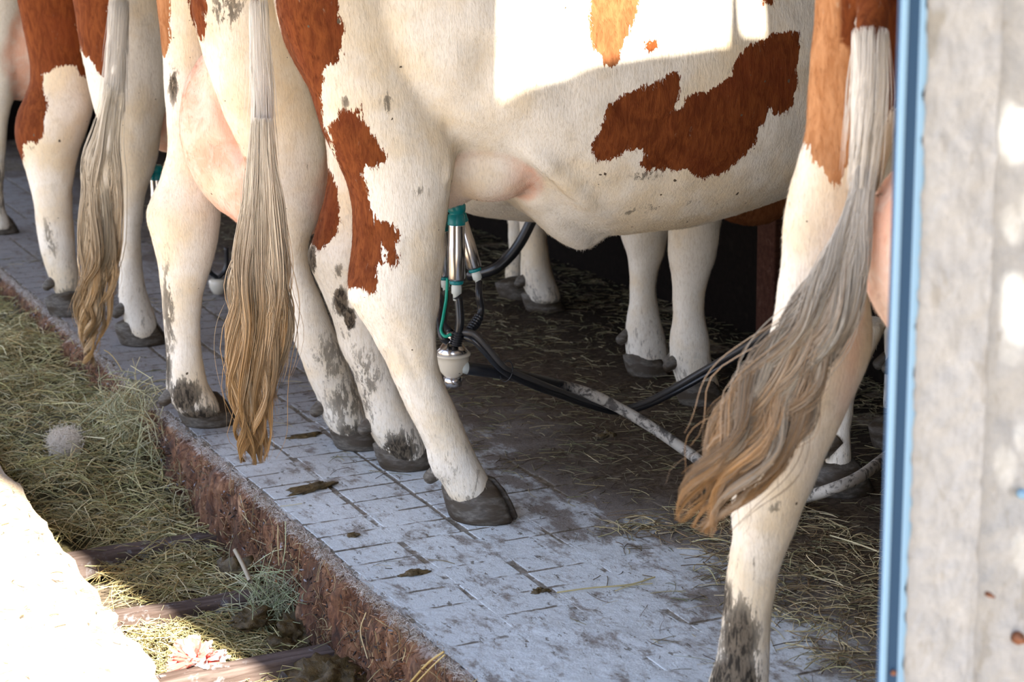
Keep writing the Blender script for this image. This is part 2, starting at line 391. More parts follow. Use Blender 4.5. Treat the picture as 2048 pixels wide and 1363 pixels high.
# gutter beams
for k, yb in enumerate([3.70, 4.10, 4.53, 4.95]):
    bm = bmesh.new(); add_box(bm, (-.488, -.026, -.06), (-.03, .026, .0), .004)
    bmesh.ops.subdivide_edges(bm, edges=[e for e in bm.edges if abs(e.verts[0].co.x - e.verts[1].co.x) > .2], cuts=8)
    for v in bm.verts: v.co += Vector((0, vnoise(np.array([v.co.x, v.co.z, k]), 11) * .008, vnoise(np.array([v.co.x, v.co.y, k + 9.]), 9) * .008))
    o = link('scraper_beam', bm_mesh('scraper_beam', bm), WOOD); o.location = (0, yb, -.172); o.rotation_euler = (0, r_.gauss(0, .01), r_.gauss(.0, .015))
    lab = ['grey wooden gutter beam below the big brown dung heap, lowest in view', 'wooden gutter beam behind the pink paper, its left end in full sun', 'wooden gutter beam second above the pink paper, left end sunlit', 'grey wooden gutter beam half covered by hay, farthest one in view'][k]
    tag(o, lab, 'beam', 'wooden beams across the gutter')
# roof out of view, gaps added and shaped for the sun patches; walls
def back(P, z): P = Vector(P); return P + SUN * ((z - P.z) / SUN.z)
ZR = 2.75
e1_, e2_ = back((-.45, 4.9, -.17), ZR), back((-.20, 3.7, -.19), ZR)
def ex(y): return e1_.x + (e2_.x - e1_.x) * (y - e1_.y) / (e2_.y - e1_.y)
gap = [back(atY(*p, 3.765), ZR) for p in ((996, 168), (1200, 118), (1455, 88), (1462, -60), (1000, -60))]  # added opening, traced back from the sun patch on the flank
gap2 = [back(atY(*p, 3.765), ZR) for p in ((1484, 66), (1530, 62), (1526, -60), (1478, -60))]
for z in (1,):
    bm = bmesh.new()
    outer = [(ex(-4), -4), (9, -4), (9, 12), (ex(12), 12)]
    def loop(pts): vs = [bm.verts.new((p[0], p[1], ZR)) for p in pts]; return [bm.edges.new((vs[i], vs[(i + 1) % len(vs)])) for i in range(len(vs))]
    es = loop(outer) + loop([(p.x, p.y) for p in gap]) + loop([(p.x, p.y) for p in gap2])
    holes = []
    for (px, py, rx_, ry_) in ((2036, 275, 44, 52), (2026, 450, 12, 20), (2034, 615, 36, 68), (2018, 708, 15, 7), (2010, 935, 8, 18), (2050, 880, 7, 24), (2046, 1108, 9, 18), (2060, 420, 14, 14)):  # added roof holes, shaped for the sun spots on the pillar
        c = [back(atY(px + rx_ * math.cos(a) * r_.uniform(.5, 1.05), py + ry_ * math.sin(a) * r_.uniform(.5, 1.05), 1.757), ZR) for a in np.arange(9) * 2 * math.pi / 9]
        es += loop([(p.x, p.y) for p in c])
    bmesh.ops.triangle_fill(bm, edges=es, use_beauty=True)
    rf = link('ceiling', bm_mesh('ceiling', bm), ROOF, None, False); tag(rf, kind='structure')
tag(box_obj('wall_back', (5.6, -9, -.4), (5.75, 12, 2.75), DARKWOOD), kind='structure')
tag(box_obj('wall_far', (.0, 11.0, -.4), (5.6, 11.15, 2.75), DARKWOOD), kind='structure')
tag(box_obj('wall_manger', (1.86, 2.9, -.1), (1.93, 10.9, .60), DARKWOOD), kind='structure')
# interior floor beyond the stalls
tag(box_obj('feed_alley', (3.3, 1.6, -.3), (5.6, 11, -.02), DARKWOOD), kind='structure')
# pillar and door post at the right
PY = 1.72
def pxX(px, py=0): return atY(px, py, PY)[0]
x0, x1, x2, x3 = pxX(1801), pxX(1815), pxX(1840), pxX(1856)
def f_pil(u, v):
    X = x3 - .004 + u * (pxX(2026) - x3 + .004); Z = -.3 + v * 3.05; P = np.stack([X, 0 * X, Z], -1)
    ed = np.clip((u - .93) / .07, 0, 1); el = np.clip((.03 - u) / .03, 0, 1)
    Y = PY + .006 + fnoise(P, 22, 4) * .006 + ed ** 2 * .03; X = X - el * fnoise(P, 70, 2) * .004
    return np.stack([X, Y, Z], -1)
pil = empty('trim_1', (x3, PY, 0)); tag(pil, kind='structure')
link('render_face', grid_mesh('render_face', f_pil, 60, 700), PILLAR, pil)
def f_pil2(u, v):
    X = pxX(2024) + u * .5; Z = -.3 + v * 3.05; P = np.stack([X, 0 * X + 3, Z], -1)
    return np.stack([X, PY + .034 + fnoise(P, 14, 4) * .012 + 0 * u, Z], -1)
link('recessed_face', grid_mesh('recessed_face', f_pil2, 120, 700), PILLAR, pil)
box_obj('masonry_core', (x3 + .09, PY + .05, -.3), (5.6, PY + .16, 2.75), PILLAR, pil)
for (px, py, r) in ((2032, 1273, .0075), (2040, 985, .006), (1973, 1186, .003)):
    c = atY(px, py, PY + .008 if px < 2000 else PY + .03)
    lathe_obj('bolt', [(0, .001), (0, r), (.5, r), (.6, r * .6), (1, r * .55), (1, .001)], c, c + np.array([0, -.014, 0]), RUST if px != 2040 else BLUEL, pil, 12)
post = empty('trim_2', (x0, PY, 0)); tag(post, kind='structure')
box_obj('post_core', (x0 + .001, PY + .0, -.3), (x3 - .001, PY + .005, 2.75), BLUED, post)
box_obj('flange', (x0 + .0015, PY - .003, -.3), (x1, PY + .004, 2.75), BLUEL, post, .001)
def f_fl(u, v):
    Z = -.3 + v * 3.05; X = x2 + u * (x3 - x2); P = np.stack([0 * X, 0 * X, Z], -1)
    return np.stack([X + (u > .9) * fnoise(P, 60, 3) * .006, PY - .002 + np.where((u < .02) | (u > .98), .006, 0), Z], -1)
link('flange', grid_mesh('flange2', f_fl, 12, 500), BLUEL, post)
box_obj('rubber_seal', (x1 - .0005, PY - .001, -.3), (x2 + .0005, PY + .006, 2.75), BLUED, post, .001)
c = atY(1786, 1344, PY - .003); lathe_obj('screw', [(0, .001), (0, .0035), (1, .003), (1, .0005)], c, c + np.array([0, -.003, 0]), RUST, post, 10)

# ------------------------------------------------------------------ cows
def ring_loft(rings, k_cap=True):
    """rings: list of (n,3) arrays -> closed mesh arrays"""
    V = np.concatenate(rings); n = len(rings[0]); K = len(rings); idx = np.arange(n * K).reshape(K, n)
    F_ = [[idx[k, i], idx[k, (i + 1) % n], idx[k + 1, (i + 1) % n], idx[k + 1, i]] for k in range(K - 1) for i in range(n)]
    c0 = len(V); V = np.vstack([V, rings[0].mean(0), rings[-1].mean(0)])
    F_ += [[c0, idx[0, (i + 1) % n], idx[0, i], idx[0, i]] for i in range(n)] + [[c0 + 1, idx[-1, i], idx[-1, (i + 1) % n], idx[-1, (i + 1) % n]] for i in range(n)]
    return V, F_
def leg_rings(rows, Y0, Y1, kk, grow=.0015):
    """rows (py, left px, right px) of the leg's outline; the ellipse lies flat, semi-axis A along X, k*A along Y"""
    rows = np.array(rows, float); S = spline(rows, len(rows) * 4); out = []
    t = (S[:, 0] - S[0, 0]) / (S[-1, 0] - S[0, 0])
    for (py, l, r), u in zip(S, t):
        Yp = Y0 + (Y1 - Y0) * u; c = atY((l + r) / 2, py, Yp); d = ray((l + r) / 2, py); dep = (c - CAM) @ FW
        hw = (r - l) / 2 / F * dep; k = np.interp(u, np.linspace(0, 1, len(kk)), kk); psi = math.atan2(d[0], d[1])
        A = hw / math.sqrt(math.cos(psi) ** 2 + (k * math.sin(psi)) ** 2) + grow; B = k * A
        an = np.arange(20) * 2 * math.pi / 20
        out.append(np.stack([c[0] + A * np.cos(an), c[1] + B * np.sin(an), np.full(20, c[2])], -1))
    if out[0][0, 2] > out[-1][0, 2]: out = out[::-1]
    return out
def chain(pts, n=14, sub=5):
    S = spline(pts, len(pts) * sub); P = S[:, :3]; T = np.gradient(P, axis=0); T /= np.linalg.norm(T, axis=1, keepdims=True) + 1e-9; out = []
    for p, t, row in zip(P, T, S):
        a = np.cross(t, [0, 1, 0] if abs(t[1]) < .9 else [1, 0, 0]); a /= np.linalg.norm(a); b = np.cross(t, a); an = np.arange(n) * 2 * math.pi / n
        rb = row[4] if len(row) > 4 else row[3]
        out.append(p + a * (row[3] * np.cos(an))[:, None] + b * (rb * np.sin(an))[:, None])
    return out
def ellipsoid(c, r, rot=None, nu=20, nv=14):
    out = []
    for v in np.linspace(-math.pi / 2 + .12, math.pi / 2 - .12, nv):
        an = np.arange(nu) * 2 * math.pi / nu
        q = np.stack([np.cos(an) * math.cos(v) * r[0], np.sin(an) * math.cos(v) * r[1], np.full(nu, math.sin(v) * r[2])], -1)
        if rot is not None: q = q @ np.array(Matrix.Rotation(rot[1], 3, rot[0])).T
        out.append(q + np.array(c))
    return out
def barrel(st, cy):
    """stations (x, halfwidth, ztop, zbottom, flat)"""
    out = []; S = spline(st, len(st) * 5)
    for x, wv, zt, zb in S:
        an = np.arange(32) * 2 * math.pi / 32; c, s = np.cos(an), np.sin(an); e = .82
        y = cy + wv * np.sign(c) * np.abs(c) ** e; zc = (zt + zb) / 2 - .02; z = np.where(s > 0, zc + (zt - zc) * np.abs(s) ** .92, zc - (zc - zb) * np.abs(s) ** .86)
        out.append(np.stack([np.full(32, x), y, z], -1))
    return out
def sdist(P, poly):
    """signed distance, positive inside"""
    poly = np.asarray(poly); n = len(poly); d = np.full(len(P), 1e9); ins = np.zeros(len(P), bool)
    for i in range(n):
        a, b = poly[i], poly[(i + 1) % n]; e = b - a; wv = P - a; t = np.clip((wv @ e) / (e @ e + 1e-12), 0, 1)
        d = np.minimum(d, np.linalg.norm(wv - t[:, None] * e, axis=1))
        cond = (a[1] > P[:, 1]) != (b[1] > P[:, 1])
        ins ^= cond & (P[:, 0] < (b[0] - a[0]) * (P[:, 1] - a[1]) / (b[1] - a[1] + 1e-12) + a[0])
    return np.where(ins, d, -d)
def hoof_claw(L, Wd, H, side):
    """one claw: toe to +x, inner wall flat, slanting front"""
    out = []
    for z, k, sh in ((0, .96, 0), (.006, 1.02, 0), (.35 * H, .99, -.008), (.68 * H, .92, -.018), (H, .80, -.030), (H * 1.12, .55, -.034)):
        pts = []
        for a in np.arange(22) * 2 * math.pi / 22:
            x = math.cos(a); y = math.sin(a)
            px = (L / 2) * x * k + sh * (L / .13); wy = Wd * (1 - .35 * max(0, x) ** 2) * y * k ** .5
            wy = wy if y * side > 0 else wy * .12
            pts.append((px, wy + side * .004, z if z > 0 else 0))
        out.append(np.array(pts) + (0, 0, 0 if z < H else (0)))
    # heel lower than toe top
    for r in out: r[:, 2] *= np.interp(r[:, 0], (-L / 2, L / 2), (.70, 1.08))
    return out
def arr_mesh(name, rings, flip=False):
    V, F_ = ring_loft(rings); me = bpy.data.meshes.new(name); me.from_pydata(V.tolist(), [], [list(dict.fromkeys(map(int, f))) for f in F_]); me.update()
    bm = bmesh.new(); bm.from_mesh(me); bmesh.ops.recalc_face_normals(bm, faces=bm.faces); bm.to_mesh(me); bm.free(); return me
def evalmesh(o):
    dg = bpy.context.evaluated_depsgraph_get(); dg.update(); return bpy.data.meshes.new_from_object(o.evaluated_get(dg))

def strands_from_outline(rows, depth, n, locks, seed, wave, top_col, bot_col, root_col=None, bias=0., ring=False, spread=.5, thick=.0011, tipfrac=.35, dscale=.6):
    """tail hair: rows (py,l,r) down the switch; every strand belongs to a lock and follows it"""
    g = np.random.default_rng(seed); K = 22; rows = np.array(rows, float)
    S = spline(rows, 60); py0, py1 = S[0, 0], S[-1, 0]
    L = []
    cen = np.array([atD((l + r) / 2, py, np.interp(i / 59, [0, 1], depth)) for i, (py, l, r) in enumerate(S)])
    hw = (S[:, 2] - S[:, 1]) / 2 / F * np.interp(np.linspace(0, 1, 60), [0, 1], depth)
    sidev = np.array([_c(YAW), -_s(YAW), 0.]); T = np.gradient(cen, axis=0); T /= np.linalg.norm(T, axis=1, keepdims=True)
    sd = sidev - T * (T @ sidev)[:, None]; sd /= np.linalg.norm(sd, axis=1, keepdims=True)
    hw = hw * np.clip(np.abs(sd @ sidev), .45, 1); fd = np.cross(T, sd)
    lu = np.sort(g.uniform(-1, 1, locks)); lv = g.uniform(-1, 1, locks) * np.sqrt(1 - lu ** 2); lph = g.uniform(0, 6.28, locks); lfr = g.uniform(5, 9.5, locks); lend = 1 - g.random(locks) ** 1.0 * .5
    la = g.uniform(.5, 1.3, locks); lc = g.random(locks)
    if ring: lu, lv = np.cos(lph) * 1.13, np.sin(lph) * 1.25
    k = g.integers(0, locks, n); t = np.linspace(0, 1, K)[None]; start = g.random(n) ** 1.2 * .6; end = np.clip(lend[k] + g.normal(0, .035, n), .25, 1.0)
    tt = start[:, None] + (end - start)[:, None] * t; ii = tt * 59; i0 = np.clip(ii.astype(int), 0, 58); fr = (ii - i0)[..., None]
    c = cen[i0] * (1 - fr) + cen[i0 + 1] * fr; s_ = sd[i0]; f_ = fd[i0]; h = (hw[i0] * (1 - fr[..., 0]) + hw[i0 + 1] * fr[..., 0])
    stray = (g.random(n) < .03)[:, None]
    cl = np.clip(1.25 - tt * 1.25, .16, 1) * .8             # clumping towards the tip
    if ring: cl = cl * .25
    ou = g.normal(0, .17, n)[:, None] * cl + stray * g.normal(0, .5, n)[:, None] * tt; ov = g.normal(0, .17, n)[:, None] * cl
    U = lu[k][:, None] * .88 + ou; V = lv[k][:, None] * .8 + ov
    wv = wave * la[k][:, None] * np.clip(tt * 1.6, 0, 1); ph = lph[k][:, None]; fq = lfr[k][:, None]
    jit = g.normal(0, .25, n)[:, None]
    U = U * (1 + .35 * np.clip(tt - .7, 0, 1) * 3 * (la[k][:, None] - .6))
    P = c + s_ * (h * U + wv * np.sin(fq * tt * 2.6 + ph + jit))[..., None] + f_ * (h * dscale * V + wv * .7 * np.cos(fq * tt * 2.2 + ph + jit))[..., None]
    rad = thick * g.uniform(.6, 1.3, n)[:, None] * (1 - .75 * t ** 3) * np.clip(t * 6 + .25, 0, 1)
    mixv = np.clip(tt * 1.25 - .12 - bias + g.normal(0, .13, n)[:, None] + (lc[k][:, None] - .5) * .5, 0, 1)[..., None]
    col = np.array(top_col) * (1 - mixv) + np.array(bot_col) * mixv; rc = np.array(root_col if root_col is not None else top_col); rm = np.clip(1 - tt / .48, 0, 1)[..., None]; col = col * (1 - rm) + rc * rm
    dk = (g.uniform(.6, 1.2, n) * (.55 + .6 * g.permutation(locks)[k] / locks))[:, None, None]; dk = dk * (1 - rm * .85) + rm * .85  # lock brightness varied, standing in for shade in the gaps
    col = col * (dk if not ring else g.uniform(.7, 1.1, n)[:, None, None])
    return P, rad, col

def make_cow(name, label, cy, bx, legs, top, tail=None, udder=None, patches=(), blobs=(), extra=(), vdir=None, creases=(), voxel=.0115, fur=0, group='cows tethered side by side', head=True, seed=1, bump_amp=.004):
    root = empty(name, (.5, cy, 0), label, 'cow', group)
    comps = [barrel(bx, cy)]
    for lg in legs: comps.append(leg_rings(lg['rows'], lg['Y'][0], lg['Y'][1], lg['k']))
    comps += list(extra)
    tx = bx[-1][0]; zt = bx[-1][2]
    if head:
        zc = (bx[-1][2] + bx[-1][3]) / 2
        comps.append(chain([(tx - .25, cy, zc, .27, .20), (tx + .1, cy, zc + .03, .23, .15), (tx + .35, cy, zc + .02, .18, .11), (tx + .58, cy, zc, .15, .10)], 20))
        comps.append(chain([(tx + .50, cy, zc + .10, .12, .12), (tx + .62, cy, zc - .02, .14, .115), (tx + .74, cy, zc - .22, .10, .085), (tx + .82, cy, zc - .40, .085, .085), (tx + .83, cy, zc - .46, .06, .06)], 18))
        for s in (-1, 1): comps.append(chain([(tx + .52, cy + s * .09, zc + .06, .03, .02), (tx + .50, cy + s * .19, zc + .05, .055, .015), (tx + .48, cy + s * .27, zc + .03, .02, .01)], 12))
    tl = None
    if tail is not None:
        tl = np.array([list(atD((l + r) / 2, py, d)) + [(r - l) / 2 / F * d] for py, l, r, d in tail['core']])
        comps.append(chain(tl, 14))
    ud = []
    if udder:
        for u in udder: ud.append(ellipsoid(*u)); comps.append(ud[-1])
    V, F_, off = [], [], 0
    for rg in comps:
        v, f = ring_loft(rg); V.append(v); F_ += [[int(i) + off for i in dict.fromkeys(q)] for q in f]; off += len(v)
    V = np.concatenate(V); me = bpy.data.meshes.new('tmp'); me.from_pydata(V.tolist(), [], F_); me.update()
    bm = bmesh.new(); bm.from_mesh(me); bmesh.ops.recalc_face_normals(bm, faces=bm.faces); bm.to_mesh(me); bm.free()
    o = bpy.data.objects.new('tmp', me); C.objects.link(o)
    md = o.modifiers.new('r', 'REMESH'); md.mode = 'VOXEL'; md.voxel_size = voxel
    md = o.modifiers.new('s', 'SMOOTH'); md.factor = .5; md.iterations = 4
    me2 = evalmesh(o); bpy.data.objects.remove(o)
    me2.name = 'body'; n = len(me2.vertices); P = np.empty(n * 3, np.float32); me2.vertices.foreach_get('co', P); P = P.reshape(-1, 3).astype(float)
    N = np.empty(n * 3, np.float32); me2.vertices.foreach_get('normal', N); N = N.reshape(-1, 3).astype(float)
    P = P + N * (fnoise(P + seed, 11, 3) * bump_amp * 2)[:, None]; me2.vertices.foreach_set('co', P.astype(np.float32).ravel()); me2.update()
    for cr_ in creases:
        S = spline(np.array([atY(*p) for p in cr_['p']]), 60); dv = P[:, None, :] - S[None]; D2 = (dv ** 2).sum(2); j = D2.argmin(1); dmin = np.sqrt(D2[np.arange(n), j]); tt0 = j / 59
        amp = cr_['a'] * np.exp(-(dmin / cr_['w']) ** 2) * np.minimum(1, 6 * np.minimum(tt0, 1 - tt0) + .02); P = P + N * amp[:, None]
    me2.vertices.foreach_set('co', P.astype(np.float32).ravel()); me2.update()
    # coat markings: outline points laid on the cow's side plane, reached along one fixed direction
    vd = np.array(vdir if vdir is not None else ray(1000, 400)); vd = vd / vd[1]
    Q = P - vd * (P[:, 1:2] - cy); Q2 = Q[:, [0, 2]]
    # world view depth only used to tell near from far limbs
    def to2(px, py):
        d = ray(px, py)
        # same point of the side plane that the fixed direction reaches from the real surface depth
        q = atY(px, py, refd); return (q - vd * (q[1] - cy))[[0, 2]]
    isT = np.zeros(n, bool); tt_ = np.zeros(n)
    if tl is not None:
        S = spline(tl, 80); dd = np.linalg.norm(P[:, None, :] - S[None, :, :3], axis=2); j = dd.argmin(1); isT = dd[np.arange(n), j] < S[j, 3] * 1.25 + .004; tt_ = j / 79
    brown = np.full(n, -.2); tone = np.zeros(n)
    for pt in patches:
        refd = pt['Yp']; poly = np.array([to2(*p) for p in pt['p']]); sd_ = sdist(Q2, poly)
        y0, y1 = pt.get('Y', (-9, 99)); okm = (P[:, 1] >= y0) & (P[:, 1] <= y1) & (~isT if not pt.get('tail') else isT)
        sd_ = np.where(okm, sd_, -.2); tone = np.where(sd_ > -.03, pt.get('tone', 0), tone); brown = np.maximum(brown, sd_)
    back_ = (P[:, 2] - 1.22) + fnoise(P + seed * 3, 2.2, 3) * .5
    brown = np.maximum(brown, np.where(isT, -.2, np.clip(back_, -.2, .2)))
    pink = np.zeros(n)
    if udder:
        for u in udder:
            q = (P - np.array(u[0])) / (np.array(u[1]) + .012); pink = np.maximum(pink, np.clip((1.16 - np.linalg.norm(q, axis=1)) / .14, 0, 1))
    dirt = np.clip((.36 - P[:, 2]) / .36, 0, 1) ** 1.4 * .50 + .12
    for b in blobs:
        px, py, rxx, ryy, st, dpt = b[:6]; q = atY(px, py, dpt); dpt = (q - CAM) @ FW; q2 = (q - vd * (q[1] - cy))[[0, 2]]
        e = np.sqrt(((Q2[:, 0] - q2[0]) / (rxx / F * dpt)) ** 2 + ((Q2[:, 1] - q2[1]) / (ryy / F * dpt)) ** 2)
        yy = b[6] if len(b) > 6 else (-9, 99)
        wgt = np.clip((1.5 - e) / 1.1, 0, 1) * ((P[:, 1] >= yy[0]) & (P[:, 1] <= yy[1]))
        if st < 0: pink = pink + (-st) * wgt
        elif st >= 5: pink = pink * (1 - np.clip(wgt * (st - 5), 0, 1))
        else: dirt = np.maximum(dirt, wgt * st)
    dirt = np.where(isT, .30, dirt)
    if top is None: pass
    A = dict(brown=brown, tone=tone, pink=np.clip(pink, 0, 1), dirt=dirt)
    for kname, vals in A.items(): attr(me2, kname, vals)
    body = link('body', me2, COAT, root)
    # short coat
    if fur:
        g = np.random.default_rng(seed); nf = len(me2.polygons); cen = np.empty(nf * 3, np.float32); me2.polygons.foreach_get('center', cen); cen = cen.reshape(-1, 3)
        vis = np.ones(nf, bool); vi = np.empty(nf * 0 + len(me2.loops), np.int32); me2.loops.foreach_get('vertex_index', vi); ls = np.empty(nf, np.int32); me2.polygons.foreach_get('loop_start', ls)
        v0 = vi[ls]; nn = N[v0]; view = cen - CAM; view /= np.linalg.norm(view, axis=1, keepdims=True)
        facing = -(view * nn).sum(1); cand = np.where((facing > -.45) & (cen[:, 2] < 1.55) & (cen[:, 2] > .05))[0]
        pr = np.where(facing[cand] < .45, 3., .8); pr /= pr.sum(); pick = g.choice(cand, fur, p=pr)
        la_ = v0[pick]; lb = vi[ls[pick] + 1]; lc_ = vi[ls[pick] + 2]; r1, r2 = g.random(fur)[:, None], g.random(fur)[:, None]; sw = (r1 + r2) > 1; r1 = np.where(sw, 1 - r1, r1); r2 = np.where(sw, 1 - r2, r2)
        Pn = P.astype(float); base = Pn[la_] * (1 - r1 - r2) + Pn[lb] * r1 + Pn[lc_] * r2; nr = N[la_]
        hd = np.array([.25, 0, -1.]) + g.normal(0, .22, (fur, 3)); hd -= nr * (hd * nr).sum(1)[:, None]; hd /= np.linalg.norm(hd, axis=1)[:, None] + 1e-9
        L = g.uniform(.006, .014, fur)[:, None]; lift = g.uniform(.05, .32, fur)[:, None]; tip = base + hd * L + nr * L * lift; sw_ = np.cross(nr, hd) * .00055
        FV = np.stack([base - sw_, base + sw_, tip], 1).reshape(-1, 3); fm = mesh_np('short_coat', FV, np.arange(fur * 3).reshape(-1, 3))
        for kname, vals in A.items():
            if kname == 'brown': vals = vals + fnoise(P, 60, 2) * .010
            bb = vals[la_] * (1 - r1[:, 0] - r2[:, 0]) + vals[lb] * r1[:, 0] + vals[lc_] * r2[:, 0]; attr(fm, kname, np.repeat(bb, 3))
        fo = link('short_coat', fm, COAT, root, False); fo['kind'] = 'stuff'
    # feet
    for lg in legs:
        if 'hoof' not in lg: continue
        hx, hy, ang, sc_ = lg['hoof']; q = atZ(hx, hy, 0) if len(lg['hoof']) == 4 else None
        for s in (-1, 1):
            rg = hoof_claw(.135 * sc_, .050 * sc_, .082 * sc_, s); Rm = np.array(Matrix.Rotation(R(ang + s * 6), 3, 'Z')).T
            rg = [r @ Rm + q for r in rg]; link('hoof', arr_mesh('hoof', rg), HORN, root)
        for s in (-1, 1):
            if lg.get('nodew'): continue
            rgs = leg_rings(lg['rows'], lg['Y'][0], lg['Y'][1], lg['k']); rz = min(rgs, key=lambda r: abs(r[0, 2] - .118)); rc_ = rz.mean(0); ra = np.ptp(rz[:, 0]) / 2
            Rm = Matrix.Rotation(R(ang), 3, 'Z'); p0 = Vector(rc_) + Rm @ Vector((-ra * .74, s * .022, 0)); p1 = p0 + Rm @ Vector((-.024, s * .006, -.020))
            rg = chain([(*(p0 + (p0 - p1) * .8), .016), (*p0, .0175), (*p1, .014), (*(p1 + (p1 - p0) * .25), .004)], 10); link('dewclaw', arr_mesh('dewclaw', rg), HORN, root)
    if tail is not None and 'hair' in tail:
        t_ = tail; P_, rad, col = strands_from_outline(t_['hair'], t_['depth'], t_['n'], t_['locks'], seed + 5, t_['wave'], t_['top'], t_['bot'], t_.get('root'), t_.get('bias', 0), thick=t_.get('thick', .0011))
        th = tubes('tail_switch', P_, rad, 3, col); o2 = link('tail_switch', th, HAIR, root); o2['kind'] = 'stuff'; o2['label'] = t_.get('label', 'wavy blond brown hair of the tail switch')
        if 'fuzz' in t_:
            P_, rad, col = strands_from_outline(t_['fuzz'], t_['fd'], 5000, 300, seed + 9, .0006, (.84, .78, .68), (.84, .78, .68), ring=True, thick=.0006, dscale=1.0)
            o3 = link('tail_fringe', tubes('tail_fringe', P_, rad, 3, col), HAIR, root); o3['kind'] = 'stuff'
    return root
